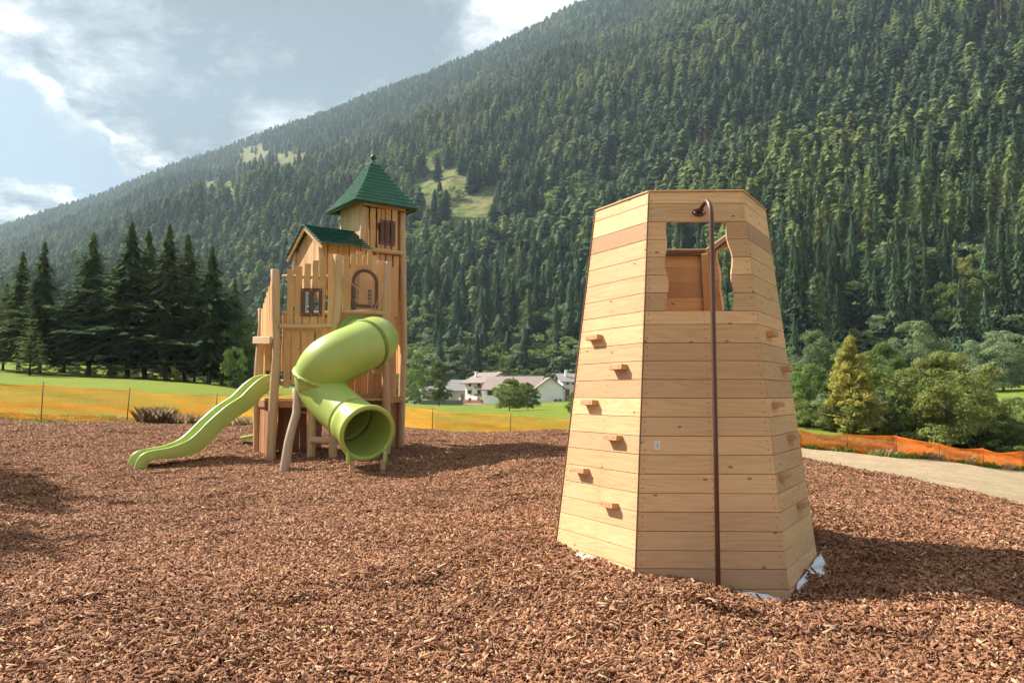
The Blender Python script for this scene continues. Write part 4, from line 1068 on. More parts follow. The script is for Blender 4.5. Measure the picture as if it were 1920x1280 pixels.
# bolts of the window frame boards
b = MB()
for (x, y) in [(1272, 366), (1346, 364), (1380, 370), (1245, 407), (1232, 396), (1383, 402), (1380, 523), (1414, 539), (1222, 557), (1248, 558)]:
    c = hit(0, x, y) + n0 * 0.0008; b.lathe([(0.007, 0), (0.007, 0.002), (0.0001, 0.003)], c, n0, 8)
b.build('bolts', M['bolt'], tower)
# small white plate with a printed figure
c = hit(0, 1232.5, 835) + n0 * 0.0035; b = MB(); b.box(c, (0.022, 0, 0), vy * 0.034, n0 * 0.002); pl_ = b.build('maker_plate', M['label'], tower, 0.0015)
b = MB(); b.box(c + n0 * 0.0028 - vy * 0.006, (0.006, 0, 0), vy * 0.012, n0 * 0.0006); b.lathe([(0.0065, 0), (0.0001, 0.0008)], c + n0 * 0.0022 + vy * 0.014, n0, 10); b.build('print', M['rope'], pl_)
# drawn pencil triangle near the base
# white fleece showing through the mulch at the foot
def fleece(name, pts_, lab, lift=0.02):
    """ribbon of creased cloth standing against the wall foot: list of (x, y, zlow, zhigh, outward)"""
    n = 26; V = []; Fq = []
    P = pts_
    for i in range(n):
        t = i / (n - 1) * (len(P) - 1); k = min(int(t), len(P) - 2); u = t - k
        a, b2 = P[k], P[k + 1]; q = [a[m] + (b2[m] - a[m]) * u for m in range(5)]
        out = Vector((q[0] - TC.x, q[1] - TC.y, 0)).normalized()
        for j in range(7):
            v = j / 6; w = 0.006 * math.sin(i * 0.9 + j) + 0.006 * math.sin(i * 0.5 + 1.3 * j)
            V.append((q[0] + out.x * (q[4] * (1 - v) + w), q[1] + out.y * (q[4] * (1 - v) + w), q[2] + (q[3] - q[2]) * (v ** 0.8) + 0.5 * w))
    for i in range(n - 1):
        for j in range(6): Fq.append((i * 7 + j, (i + 1) * 7 + j, (i + 1) * 7 + j + 1, i * 7 + j + 1))
    o = link(name, mk(name, V, Fq, [M['cloth']], smooth_=True)); m = o.modifiers.new('thick', 'SOLIDIFY'); m.thickness = 0.003
    m = o.modifiers.new('soft', 'SUBSURF'); m.levels = 1; m.render_levels = 2
    return tag(o, lab, 'fleece', 'white fleece edges at the climbing tower foot')
def wpt(f, s, off=0.03):
    p = FP(f, s, -0.03) + Vector((TC.x, TC.y, 0)) + FN(f) * off; return p.x, p.y
def fl(f, ss, o, hh_):
    out = []
    for s_, o_, h_ in zip(ss, o, hh_):
        x, y = wpt(f, s_, 0.012); n_ = FN(f); z = float(Hm(np.array([x + n_.x * o_]), np.array([y + n_.y * o_]))[0]) + 0.02
        out.append((x, y, z, z + h_, o_))
    return out
fleece('ground_fleece', fl(0, (.64, .74, .86, .95), (.02, .09, .12, .05), (.01, .05, .06, .04)), 'white fleece fold right of the pole at the tower foot')
fleece('ground_fleece', fl(1, (.02, .2, .5, .8, .98), (.01, .03, .05, .09, .04), (.03, .05, .07, .09, .05)), 'larger white fleece flap rising along the right tower face')
fleece('ground_fleece', fl(5, (.2, .35, .55, .70), (.01, .05, .055, .01), (.0, .03, .035, .0)), 'small white fleece strip under the sunlit left tower face')

# ------------------------------------------------------------------ castle
A = Vector((-4.30, 14.0, 0)); B = Vector((-4.97, 15.2, 0)); P_ = Vector((-3.19, 14.0, 0)); Q = Vector((-2.37, 14.49, 0))
u_ = Vector((0.81, 0.588, 0)).normalized(); v_ = Vector((-0.588, 0.81, 0)).normalized()
T2 = Vector((-2.27, 16.02, 0)); T1 = T2 - u_ * 0.95; T3 = T1 + v_ * 1.0; T4 = T2 + v_ * 1.0
TCn = (T1 + T2 + T3 + T4) / 4
GZ = 0.2
castle = empty('play_castle', (0, 0, 0)); tag(castle, 'wooden play castle with green roofs, a spiral tube slide and an open slide', 'play castle')
def zat(y, Yd): return at(600, y, Yd).z
Z = Vector((0, 0, 1))
def logpost(p, q, r0, r1, wob=0.03, name='post', n=9, parent=None, sub=9):
    p = Vector(p); q = Vector(q); b = MB(); path = []; rad = []
    ox = rnd.random() * 9
    for i in range(sub + 1):
        t = i / sub; w = wob * math.sin(t * 7 + ox) * (0.6 + 0.4 * math.sin(t * 13 + ox * 2))
        path.append(p.lerp(q, t) + Vector((w, w * 0.5, 0)) if abs((q - p).normalized().z) > 0.5 else p.lerp(q, t) + Vector((0, 0, w)))
        rad.append((r0 + (r1 - r0) * t) * (1 + 0.05 * math.sin(t * 11 + ox)))
    b.tube(path, rad, 12, wob=0.06); o = b.build(name, M['log'], parent or castle, 0.006); return o
def gz(p): return Hs(p.x, p.y) - 0.15
def topp(p, y): return Vector((p.x, p.y, zat(y, p.y)))
def bas(p): return Vector((p.x, p.y, gz(p)))
logpost(bas(A), topp(A, 505), 0.085, 0.075)
logpost(bas(B), topp(B, 578), 0.095, 0.07)
logpost(bas(P_) + Z * 1.2, topp(P_, 478), 0.075, 0.075)
logpost(bas(Q), topp(Q, 491), 0.08, 0.065, 0.05)
logpost(bas(T2), topp(T2, 400), 0.075, 0.06)
logpost(bas(T1), topp(T1, 388), 0.075, 0.065)
logpost(bas(T3) , topp(T3, 402), 0.07, 0.06)
logpost(bas(T4), Vector((T4.x, T4.y, zat(402, T3.y))), 0.07, 0.06)
def picket_panel(P0, P1, items, name, th=0.026, mat='picket', zoff=0.0, depth=0.0):
    """items: (s, width, ztop, zbot) along P0->P1 ; outward = to the camera side"""
    d = (P1 - P0); L = d.length; d.normalize(); n = d.cross(Z).normalized()
    if n.y > 0 and abs(n.y) > 0.1: n = -n
    if abs(n.y) <= 0.1 and n.x > 0: n = -n
    b = MB()
    for (s, w, zt, zb) in items:
        c = P0 + d * (s * L) + n * (depth + rnd.uniform(-.003, .003)); ph = rnd.random() * 6
        tl = rnd.uniform(-.012, .012)
        m = 6; le = []; re = []
        for i in range(m + 1):
            t = i / m; z = zb + (zt - zb) * t; k = 0.006 * math.sin(ph + t * 8)
            le.append(c + d * (-w / 2 + k + tl * t) + Z * z); re.append(c + d * (w / 2 + k * 0.6 + tl * t) + Z * z)
        b.prism(le + list(reversed(re)), n, th, ud=Z)
    return b.build(name, M[mat], castle, 0.003)
def sfrac(P0, P1, px):
    # parameter s where the wall line crosses pixel column px
    k = (px - 960) / F
    d = P1 - P0
    return (k * P0.y - P0.x) / (d.x - k * d.y)
def pix_items(P0, P1, lst):
    """(px centre, px width, y top, y bottom) -> items"""
    out = []; L = (P1 - P0).length
    for (x, w, yt, yb_) in lst:
        s = sfrac(P0, P1, x); s2 = sfrac(P0, P1, x + w / 2); s1 = sfrac(P0, P1, x - w / 2); Yd = P0.y + (P1.y - P0.y) * s
        out.append((s, abs(s2 - s1) * L, zat(yt, Yd), zat(yb_, Yd)))
    return out
# front panel A-P
picket_panel(A, P_, pix_items(A, P_, [(542, 11.5, 505, 612), (557, 12, 499, 614), (572.5, 11.5, 494, 543), (587.5, 11, 488, 543), (601.5, 11, 482, 613), (618.5, 13.5, 476, 614), (572.5, 11.5, 590, 614), (586, 11.5, 590, 613)]), 'picket_wall')
picket_panel(A, P_, pix_items(A, P_, [(536.5, 12, 616, 727), (553, 15, 617, 721), (569, 10, 617, 720), (582, 11, 617, 722), (595, 11, 617, 724), (608, 11, 617, 724), (621, 11, 617, 724), (633, 11, 617, 724)]), 'picket_wall', depth=-0.03)
def rail(p, q, r=0.05, name='rail', wob=0.008, mat=None):
    o = logpost(p, q, r, r, wob, name); return o
def pt3(P0, P1, px, y, dn=0.0):
    s = sfrac(P0, P1, px); p = P0.lerp(P1, s); n = (P1 - P0).cross(Z).normalized()
    if n.y > 0: n = -n
    return Vector((p.x, p.y, zat(y, p.y))) + n * dn
rail(pt3(A, P_, 524, 612, 0.03), pt3(A, P_, 634, 612, 0.03), 0.045)
rail(pt3(A, P_, 524, 518, -0.06), pt3(A, P_, 634, 518, -0.06), 0.035)
rail(pt3(A, P_, 524, 586, -0.06), pt3(A, P_, 634, 586, -0.06), 0.035)
rail(pt3(A, P_, 524, 715, -0.08), pt3(A, P_, 634, 715, -0.08), 0.04)
# panel P-Q with the arched window
picket_panel(P_, Q, pix_items(P_, Q, [(646, 12, 480, 585), (659, 9.5, 476, 512), (671, 10, 471, 507), (681, 8, 477, 506), (691, 8, 470, 507), (701, 10, 479, 516), (713, 13, 488, 590), (654, 4, 505, 585), (706.5, 5, 512, 586)]), 'picket_wall')
picket_panel(P_, Q, pix_items(P_, Q, [(645, 14, 588, 700), (660, 14, 588, 608), (676, 14, 588, 602), (692, 14, 588, 608), (708, 14, 588, 700)]), 'picket_wall', depth=-0.03)
rail(pt3(P_, Q, 640, 584, 0.03), pt3(P_, Q, 722, 588, 0.03), 0.042)
rail(pt3(P_, Q, 640, 492, -0.06), pt3(P_, Q, 722, 499, -0.06), 0.03)
# left side A-B: closely set stepped pickets
it = []
for k in range(8):
    s = 0.10 + 0.84 * k / 7.4; Yd = A.y + (B.y - A.y) * s; ytop = 506 + 10.4 * k
    it.append((s, 0.145, zat(ytop, Yd), zat(642, Yd)))
picket_panel(A, B, it, 'picket_wall')
o = MB(); o.bar(pt3(A, B, 516, 638, 0.09), pt3(A, B, 483, 638, 0.09), 0.04, 0.14); 
o.build('rail', M['log'], castle, 0.01)
picket_panel(A, B, [(0.74, 0.10, zat(645, 14.8), zat(705, 14.8)), (0.20, 0.11, zat(645, 14.2), zat(740, 14.2))], 'side_board', depth=-0.02)
picket_panel(B, B + Vector((1.3, 0.9, 0)), [(0.1 + 0.11 * i, 0.13, zat(590, 15.4), zat(695, 15.4)) for i in range(9)], 'picket_wall', depth=0)
# decks
zd = zat(747, 14.0)
b = MB()
deck = [A + Vector((0.0, 0.0, 0)), P_, Q, T2, T4, T3, B]
dn = 16; xs = [p.x for p in deck]; ys = [p.y for p in deck]
pl = [Vector((p.x, p.y, zd)) for p in deck]
b.prism(pl, (0, 0, 1), 0.035, ud=(1, 0, 0)); b.build('deck', M['picket'], castle)
b = MB(); b.bar(Vector((A.x, A.y + .06, zd - .10)), Vector((P_.x, P_.y + .06, zd - .10)), 0.05, 0.12); b.build('deck_beam', M['skirt'], castle)
b = MB(); b.bar(Vector((A.x - .02, A.y + .08, zd - .10)), Vector((B.x, B.y, zd - .10)), 0.05, 0.12); b.build('deck_beam', M['skirt'], castle)
b = MB(); b.bar(Vector((Q.x, Q.y, zd - .02)), Vector((T2.x, T2.y, zd - .02)), 0.05, 0.12); b.build('deck_beam', M['skirt'], castle)
b = MB(); b.bar(Vector((P_.x, P_.y + .1, zd + .05)), Vector((Q.x, Q.y + .1, zd + .05)), 0.05, 0.10); b.build('deck_beam', M['skirt'], castle)
# under-deck boarding
zg = gz(A)
def boards(P0, P1, zt, zb, w, gap, name, mat='skirt', depth=0.0):
    L = (P1 - P0).length; n = int(L / (w + gap)); 
    return picket_panel(P0, P1, [((i + 0.5) / n, L / n - gap, zt, zb) for i in range(n)], name, mat=mat, depth=depth)
boards(A + (B - A) * .08 + Vector((.05, .03, 0)), B, zd - .16, zg, 0.12, 0.006, 'skirting')
inn = Vector((A.x + 0.25, A.y + 0.45, 0))
boards(Vector((-4.75, 15.25, 0)), Vector((-3.75, 15.35, 0)), zd - .05, zg, 0.12, 0.006, 'skirting')
boards(T1 + Vector((-.1, -.05, 0)), T2, zd + 0.05, zg, 0.12, 0.006, 'skirting', depth=-0.05)
boards(Vector((-3.1, 14.6, 0)), Vector((-2.3, 15.1, 0)), zat(665, 14.6), zat(760, 14.6), 0.12, 0.006, 'skirting')
# tower walls
TW = pix_items(T1, T2, [(683.5, 10, 389, 471), (696, 10.5, 390, 471), (707.5, 6.5, 391, 418), (716, 6, 392, 418), (725.5, 10, 393, 418), (738.5, 10, 394, 476), (716, 6, 458, 472), (707.5, 6, 458, 471), (725.5, 9, 458, 473)])
picket_panel(T1, T2, TW, 'tower_wall', mat='picket')
picket_panel(T1, T2, pix_items(T1, T2, [(683, 10, 474, 600), (694.5, 9, 475, 600), (705, 9, 476, 600), (716, 9, 477, 604), (728, 11, 478, 590), (740, 10, 480, 594)]), 'tower_wall')
picket_panel(T1, T2, pix_items(T1, T2, [(706, 9, 600, 735), (717, 9, 600, 735), (728.5, 10, 594, 743), (740.5, 8.5, 598, 747)]), 'tower_wall', depth=-0.03)
rail(pt3(T1, T2, 676, 466, 0.05), pt3(T1, T2, 752, 476, 0.05), 0.05)
d31 = (T1 - T3)
picket_panel(T3, T1, [((i + 0.5) / 10, 0.098, zat(393, 16.0), zat(560, 16.0)) for i in range(10)], 'tower_wall', mat='larch')
picket_panel(T3, T4, [((i + 0.5) / 9, 0.102, zat(393, 16.0), zat(560, 16.0)) for i in range(9)], 'tower_wall', mat='picket')
picket_panel(T4, T2, [((i + 0.5) / 9, 0.09, zat(393, 16.0), zat(700, 16.0)) for i in range(9)], 'tower_wall', mat='picket')
for a_, c_ in ((T3, T1), (T1, T2), (T2, T4), (T4, T3)):
    b = MB(); zz_ = zat(388, 15.8); n = (c_ - a_).cross(Z).normalized()
    if n.dot(a_.lerp(c_, .5) - TCn) < 0: n = -n
    b.bar(a_ + Z * zz_ + n * 0.02, c_ + Z * zz_ + n * 0.02, 0.05, 0.10); b.build('top_rail', M['picket'], castle, 0.004)
# windows
def frame2d(P0, P1, x0, x1, y0, y1, holes, name, arch=False, th=0.022, dn=0.03, bar=0.0):
    """brown framed shutter: outline in wall coordinates (s metres, z)"""
    d = (P1 - P0); L = d.length; d = d.normalized(); n = d.cross(Z).normalized()
    if n.y > 0: n = -n
    s0 = sfrac(P0, P1, x0) * L; s1 = sfrac(P0, P1, x1) * L; Ym = (P0 + d * (s0 + s1) / 2).y; z1 = zat(y0, Ym); z0 = zat(y1, Ym)
    W_, Hh = s1 - s0, z1 - z0
    pt = lambda s, z: P0 + d * s + Z * z + n * dn
    b = MB()
    if arch:
        fw = 0.058; r = W_ / 2; zc = z1 - r; out = []; inn_ = []
        nn_ = 14
        out = [(s0, z0)] + [(s0 + r - r * math.cos(math.pi * i / nn_), zc + r * math.sin(math.pi * i / nn_)) for i in range(nn_ + 1)] + [(s1, z0)]
        inn_ = [(s0 + fw, z0 + fw)] + [(s0 + r - (r - fw) * math.cos(math.pi * i / nn_), zc + (r - fw) * math.sin(math.pi * i / nn_)) for i in range(nn_ + 1)] + [(s1 - fw, z0 + fw)]
        m = len(out)
        for i in range(m):
            j = (i + 1) % m
            b.prism([pt(*out[i]), pt(*out[j]), pt(*inn_[j]), pt(*inn_[i])], n, th)
        o = b.build(name, M['brown_metal'], castle)
        mb = MB()
        for i in range(1, 8):
            s = s0 + fw + (W_ - 2 * fw) * i / 8; x = abs(s - (s0 + r)); zt = zc + math.sqrt(max(0, (r - fw) ** 2 - x * x))
            mb.tube([pt(s, z0 + fw) - n * .012, pt(s, zt) - n * .012], 0.0022, 4, caps=False)
        for i in range(1, 12):
            z = z0 + fw + (Hh - 2 * fw) * i / 12; rr_ = r - fw
            hwid = rr_ if z < zc else math.sqrt(max(0, rr_ ** 2 - (z - zc) ** 2))
            mb.tube([pt(s0 + r - hwid, z) - n * .010, pt(s0 + r + hwid, z) - n * .010], 0.0022, 4, caps=False)
        mb.build('wire_mesh', M['rope'], o)
        return o
    cuts = sorted(holes)   # fractions (a, b) horizontally
    mz = 0.055
    xs_ = [0.0]
    for a_, c_ in cuts: xs_ += [a_, c_]
    xs_ += [1.0]
    for i in range(0, len(xs_), 2):
        b.prism([pt(s0 + W_ * xs_[i], z0), pt(s0 + W_ * xs_[i + 1], z0), pt(s0 + W_ * xs_[i + 1], z1), pt(s0 + W_ * xs_[i], z1)], n, th, ud=Z)
    for a_, c_ in cuts:
        b.prism([pt(s0 + W_ * a_, z0), pt(s0 + W_ * c_, z0), pt(s0 + W_ * c_, z0 + mz), pt(s0 + W_ * a_, z0 + mz)], n, th * 0.9)
        b.prism([pt(s0 + W_ * a_, z1 - mz), pt(s0 + W_ * c_, z1 - mz), pt(s0 + W_ * c_, z1), pt(s0 + W_ * a_, z1)], n, th * 0.9)
    for s in (0.08, 0.5, 0.92):
        for z in (z0 + 0.03, z1 - 0.03): b.lathe([(0.009, 0.0), (0.0001, 0.005)], pt(s0 + W_ * s, z), n, 8, 1)
    return b.build(name, [M['brown_metal'], M['bolt']], castle, 0.002)
w1 = frame2d(A, P_, 562.5, 602, 541, 593, [(0.22, 0.40), (0.62, 0.86)], 'window_frame', dn=0.04)
# spiral spring in the left opening of the shutter
b = MB()
for i in range(14):
    p = pt3(A, P_, 573, 549 + i * 2.75, 0.03); b.bar(p - Vector((0.035, 0, 0.008)), p + Vector((0.035, 0, 0.008)), 0.006, 0.009)
b.build('play_coil', M['bolt'], w1)
frame2d(T1, T2, 709, 737, 414, 460, [(0.22, 0.32), (0.62, 0.73)], 'window_frame', dn=0.04)
frame2d(P_, Q, 656, 705.5, 505, 577, None, 'arched_window', arch=True, dn=0.045)
# play panel and inner wall seen through the arch
picket_panel(P_ + Vector((.2, 1.1, 0)), Q + Vector((.0, 0.9, 0)), [((i + .5) / 9, 0.115, zat(500, 15.3), zat(620, 15.3)) for i in range(9)], 'inner_wall')
b = MB()
for (x, y0, y1) in ((665, 532, 560), (693, 545, 568)):
    c = at(x, (y0 + y1) / 2, 15.05); 
    for i in range(4): b.box(c + Vector((0, 0, (i - 1.5) * 0.075)), (0.032, 0, 0), (0, 0.008, 0), (0, 0, 0.03))
b.build('play_panel', M['ink'], castle)
# cross cables holding the tube
b = MB(); hang = at(702, 581, 14.15)
b.tube([pt3(P_, Q, 633, 513, 0.1), pt3(P_, Q, 668, 548, 0.16), hang], 0.007, 6); b.tube([pt3(P_, Q, 725, 506, 0.09), hang], 0.007, 6); b.build('steel_cable', M['rope'], castle)

# tower roof: overlapping green courses
b = MB(); za = zat(303, TCn.y); ze = zat(384, TCn.y - 0.4); NC = 12
zr = za - ze
def rr_(t): return 0.045 + 0.665 * (0.80 * t + 0.20 * t ** 2.6)
for k in range(NC):
    t0, t1 = k / NC, (k + 1) / NC
    z0, z1 = za - zr * t0, za - zr * t1 - 0.012
    h0, h1 = rr_(t0) - 0.012, rr_(t1) + 0.050
    cs = [(-1, -1), (1, -1), (1, 1), (-1, 1)]
    def c3(h, z, c): return TCn + u_ * (c[0] * h) + v_ * (c[1] * h) + Z * z
    top = [c3(h0, z0, c) for c in cs]; bot = [c3(h1, z1, c) for c in cs]; lip = [c3(h1 - 0.010, z1 - 0.030, c) for c in cs]
    inn2 = [c3(max(h0 - 0.02, 0.01), z1 - 0.024, c) for c in cs]
    base_i = len(b.V); b.V += top + bot + lip + inn2
    for i in range(4):
        j = (i + 1) % 4
        for (o0, o1) in ((0, 4), (4, 8), (8, 12)):
            b.face([base_i + o0 + i, base_i + o1 + i, base_i + o1 + j, base_i + o0 + j], [(0, 0)] * 4)
roof = b.build('tower_roof', M['green_roof'], castle)
b = MB(); b.lathe([(0.0005, 0.13), (0.03, 0.125), (0.052, 0.10), (0.06, 0.07), (0.052, 0.035), (0.03, 0.012), (0.022, 0.0), (0.03, -0.03), (0.05, -0.05)], TCn + Z * (za + 0.02), (0, 0, 1), 18); b.build('finial', M['green_dark'], roof)
b = MB()
for (c0, c1) in (((-1, -1), (1, -1)), ((1, -1), (1, 1)), ((1, 1), (-1, 1)), ((-1, 1), (-1, -1))):
    h = 0.69; b.bar(TCn + u_ * c0[0] * h + v_ * c0[1] * h + Z * (ze - .045), TCn + u_ * c1[0] * h + v_ * c1[1] * h + Z * (ze - .045), 0.02, 0.04)
b.build('eave_board', M['green_dark'], roof)
# gable house
G = Vector((-4.19, 15.25, 0)); gl = 1.06; zG = at(562, 421, G.y).z
hw = 0.97; E1 = G - v_ * hw; E2 = G + v_ * hw; zE = (at(600, 459, E1.y).z + at(532, 479, E2.y).z) / 2 - 0.02
NCg = 9
for sgn, ext in ((-1, 0.0), (1, 0.0)):
    b = MB()
    for k in range(NCg):
        t0, t1 = k / NCg, (k + 1) / NCg
        for_ = []
        s0_, s1_ = hw * t0, hw * t1 + 0.02
        z0, z1 = zG + (zE - zG) * t0, zG + (zE - zG) * t1 - 0.008
        nn_ = (v_ * sgn * (zG - zE) + Z * hw).normalized()
        a0 = G + v_ * sgn * s0_ + Z * z0; a1 = G + v_ * sgn * s1_ + Z * z1
        b.prism([a0 + nn_ * 0.004, a1 + nn_ * 0.045, a1 + u_ * gl + nn_ * 0.045, a0 + u_ * gl + nn_ * 0.004], nn_, 0.026, ud=u_)
    b.build('house_roof', M['green_roof'], castle, 0.003)
b = MB()
for sgn in (-1, 1):
    b.bar(G + u_ * 0.05 + Z * (zG - 0.06), G + u_ * 0.05 + v_ * sgn * (hw - .03) + Z * (zE - 0.05), 0.03, 0.08)
b.build('barge_board', M['picket'], castle, 0.003)
sb, hwid = 0.15, 0.70
def gp(s, z): return G + u_ * sb + v_ * s + Z * z
b = MB(); nb_ = 12
zlo = zat(540, 15.2)
for i in range(nb_):
    a0 = -hwid + 2 * hwid * i / nb_; a1 = a0 + 2 * hwid / nb_ - 0.008
    zt0 = zG - 0.07 - (zG - zE) * abs(a0) / hw; zt1 = zG - 0.07 - (zG - zE) * abs(a1) / hw
    b.prism([gp(a0, zlo), gp(a1, zlo), gp(a1, zt1), gp(a0, zt0)], -u_, 0.022, ud=Z)
b.build('gable_wall', M['larch'], castle, 0.002)
H1 = G + u_ * sb - v_ * hwid; H0 = G + u_ * sb + v_ * hwid
boards(H1, H1 + u_ * 0.9, zE + 0.12, zlo, 0.10, 0.012, 'house_wall', mat='picket')
boards(H0, H0 + u_ * 0.9, zE + 0.12, zlo, 0.10, 0.012, 'house_wall', mat='picket')
logpost(H1 + Z * (zlo - .3) - u_ * .03, H1 + Z * (zE + 0.10) - u_ * .03, 0.05, 0.05, 0.01)
logpost(H0 + Z * (zlo - .3) - u_ * .03, H0 + Z * (zE + 0.10) - u_ * .03, 0.045, 0.045, 0.01)

# spiral tube slide
tube = empty('tube_slide'); tube.parent = castle
ctrl = [((671, 640), 14.14, .40), ((690, 638), 13.95, .40), ((703, 637), 13.68, .405), ((694, 643), 13.35, .41), ((670, 654), 13.08, .415), ((641, 667), 12.88, .42), ((614, 683), 12.82, .42), ((600, 704), 12.90, .405),
        ((604, 728), 12.95, .38), ((622, 753), 12.75, .36), ((650, 779), 12.48, .36), ((675, 800), 12.22, .375), ((689, 812), 11.98, .40)]
cp = [at(*c[0], c[1]) for c in ctrl]; cr_ = [c[2] for c in ctrl]
def cat(P, t):
    i = min(int(t), len(P) - 2); u = t - i
    p0 = P[max(i - 1, 0)]; p1 = P[i]; p2 = P[i + 1]; p3 = P[min(i + 2, len(P) - 1)]
    return 0.5 * ((2 * p1) + (p2 - p0) * u + (2 * p0 - 5 * p1 + 4 * p2 - p3) * u * u + (3 * p1 - p0 - 3 * p2 + p3) * u ** 3)
def crad(t):
    i = min(int(t), len(cr_) - 2); return cr_[i] + (cr_[i + 1] - cr_[i]) * (t - i)
SEGS = [(0, 3.3), (3.3, 7.0), (7.0, 10.3), (10.3, 12)]
def ptan(t):
    e_ = 0.05; return (cat(cp, min(t + e_, 12)) - cat(cp, max(t - e_, 0))).normalized()
for k, (ta, tb) in enumerate(SEGS):
    b = MB(); n_ = int((tb - ta) * 6); path = [cat(cp, ta + (tb - ta) * i / n_) for i in range(n_ + 1)]
    rad = [crad(ta + (tb - ta) * i / n_) for i in range(n_ + 1)]
    if k == 3: rad[-1] += 0.02; rad[-2] += 0.008
    b.tube(path, rad, 40, caps=False)
    o = b.build('tube_segment', M['lime'], tube); m = o.modifiers.new('wall', 'SOLIDIFY'); m.thickness = 0.012; m.offset = -1
    # lengthwise moulding seam
# flanges with bolts at the joints
for ti, rr2, wd, mt in ((0.0, 0.08, 0.02, 'lime_dark'), (3.3, 0.03, 0.03, 'lime_dark'), (7.0, 0.045, 0.03, 'lime'), (10.3, 0.010, 0.012, 'lime_dark')):
    c = cat(cp, ti); d = ptan(ti); r = crad(ti); b = MB()
    b.lathe([(r - .01, -wd), (r + rr2, -wd), (r + rr2 + .004, 0), (r + rr2, wd), (r - .01, wd)], c, d, 44)
    o = b.build('joint_ring', M[mt], tube)
    if rr2 > 0.02 and rr2 < 0.09:
        t_ = Vector((1, 0, 0)); x = d.cross(t_).normalized(); y = d.cross(x); bb = MB()
        for i in range(20):
            a = 2 * math.pi * i / 20; p = c + (x * math.cos(a) + y * math.sin(a)) * (r + rr2 + 0.003)
            bb.lathe([(0.010, -0.002), (0.010, 0.008), (0.0001, 0.010)], p, (x * math.cos(a) + y * math.sin(a)), 6)
        bb.build('bolts', M['bolt'] if ti > 5 else M['lime_edge'], o)
# mouth rim with feet
c = cp[-1]; d = ptan(12); r = cr_[-1] + 0.02; b = MB()
b.lathe([(r - .035, -.02), (r - 0.045, 0.0), (r - .03, .025), (r + .01, .03), (r + .035, .01), (r + .035, -.02), (r, -.05), (r - .01, -.05)], c, d, 48)
mouth = b.build('mouth_rim', M['lime'], tube)
gzm = Hs(c.x, c.y) + 0.0
for sx in (-0.30, 0.30):
    b = MB(); x = Vector((d.y, -d.x, 0)).normalized() * sx
    b.box(Vector((c.x, c.y, c.z - r * 0.86)) + x, (0.025, 0, 0), (0, 0.08, 0), (0, 0, 0.09)); b.build('foot_bracket', M['lime'], tube, 0.01)
    logpost(Vector((c.x, c.y + .05, gzm - .3)) + x * 0.85, Vector((c.x, c.y + .05, c.z - r - 0.0)) + x * 0.85, 0.045, 0.045, 0.0, name='stub_leg', parent=tube)
# crooked support leg and bracket
b = MB(); pth = [at(531, 890, 12.6), at(535, 870, 12.6), at(541, 830, 12.65), at(548, 800, 12.7), at(556, 775, 12.8), at(556.5, 750, 12.85), at(554, 728, 12.9)]
pth[0].z -= 0.25
b.tube(pth, [.085, .08, .075, .07, .072, .065, .055], 12, wob=.06); b.build('support_leg', M['log_grey'], tube, 0.005)
b = MB(); c = at(556, 730, 12.9); b.box(c, (0.055, 0, 0), (0, 0.03, 0), (0, 0, 0.05)); b.build('bracket', M['steel'], tube, 0.003)
for (x, yt, yb_, Yd) in ((585, 770, 860, 14.1), (627, 795, 866, 13.8)):
    p = at(x, yb_, Yd); p.z -= 0.25; logpost(p, at(x - 3, yt - 40, Yd), 0.075, 0.07, 0.02, name='leg')
rail(at(585, 825, 14.0), at(628, 826, 13.75), 0.065, name='cross_beam')
rail(at(560, 772, 14.3), at(578, 773, 14.2), 0.02, name='cross_beam')

# open slide
sl_dir = Vector((-0.766, -0.643, 0)).normalized(); side = Vector((-sl_dir.y, sl_dir.x, 0))
prof_px = [(521, 701), (507, 702), (495, 706), (483, 714), (469, 727), (455, 742), (440, 752), (424, 763), (408, 777), (392, 792), (377, 808), (363, 821), (352, 828), (340, 833), (323, 839), (306, 842), (289, 845), (277, 849), (268, 856), (262, 866), (259, 876)]
N0 = Vector(((521 - 960) / F * 14.45, 14.45, 0)); N1 = N0 + sl_dir
path = []
for x, y in prof_px:
    k = sfrac(N0, N1, x); p = N0 + sl_dir * k; path.append(Vector((p.x, p.y, zat(y, p.y))))
def catl(P, n):
    out = []
    for i in range(n + 1):
        out.append(cat(P, (len(P) - 1) * i / n * 0.9999))
    return out
pp = catl(path, 70)
b = MB(); W2 = 0.27
sec = [(-W2, 0.10), (-W2, -0.17), (-W2 + .05, -0.17), (W2 - .05, -0.17), (W2, -0.17), (W2, 0.10), (W2 - .035, 0.115), (W2 - .07, 0.09), (W2 - .085, -0.03), (W2 - .14, -0.065), (-W2 + .14, -0.065), (-W2 + .085, -0.03), (-W2 + .07, 0.09), (-W2 + .035, 0.115)]
sec = [(a_, h_ - 0.11) for a_, h_ in sec]
ns = len(sec); gzs = Hs(pp[-1].x, pp[-1].y) - 0.03
for i, p in enumerate(pp):
    d = (pp[min(i + 1, 70)] - pp[max(i - 1, 0)]).normalized(); nn_ = side.cross(d).normalized()
    if nn_.z < 0: nn_ = -nn_
    if i > 60: nn_ = (nn_ * (1 - (i - 60) / 10) + (Z * 0.6) * ((i - 60) / 10) - sl_dir * 0.25 * ((i - 60) / 10)).normalized()
    t = i / 70; thin = 1.0 - 0.42 * min(1, max(0, (t - 0.55) / 0.2))
    for (sx, h) in sec:
        q = p + side * (sx - W2) + nn_ * (h * (thin if h < -0.2 else 1.0))
        if h <= -0.27 and t > 0.865: q.z = q.z + (gzs - q.z) * min(1, (t - 0.865) / 0.02)
        q.z = max(q.z, gzs)
        b.V.append(q)
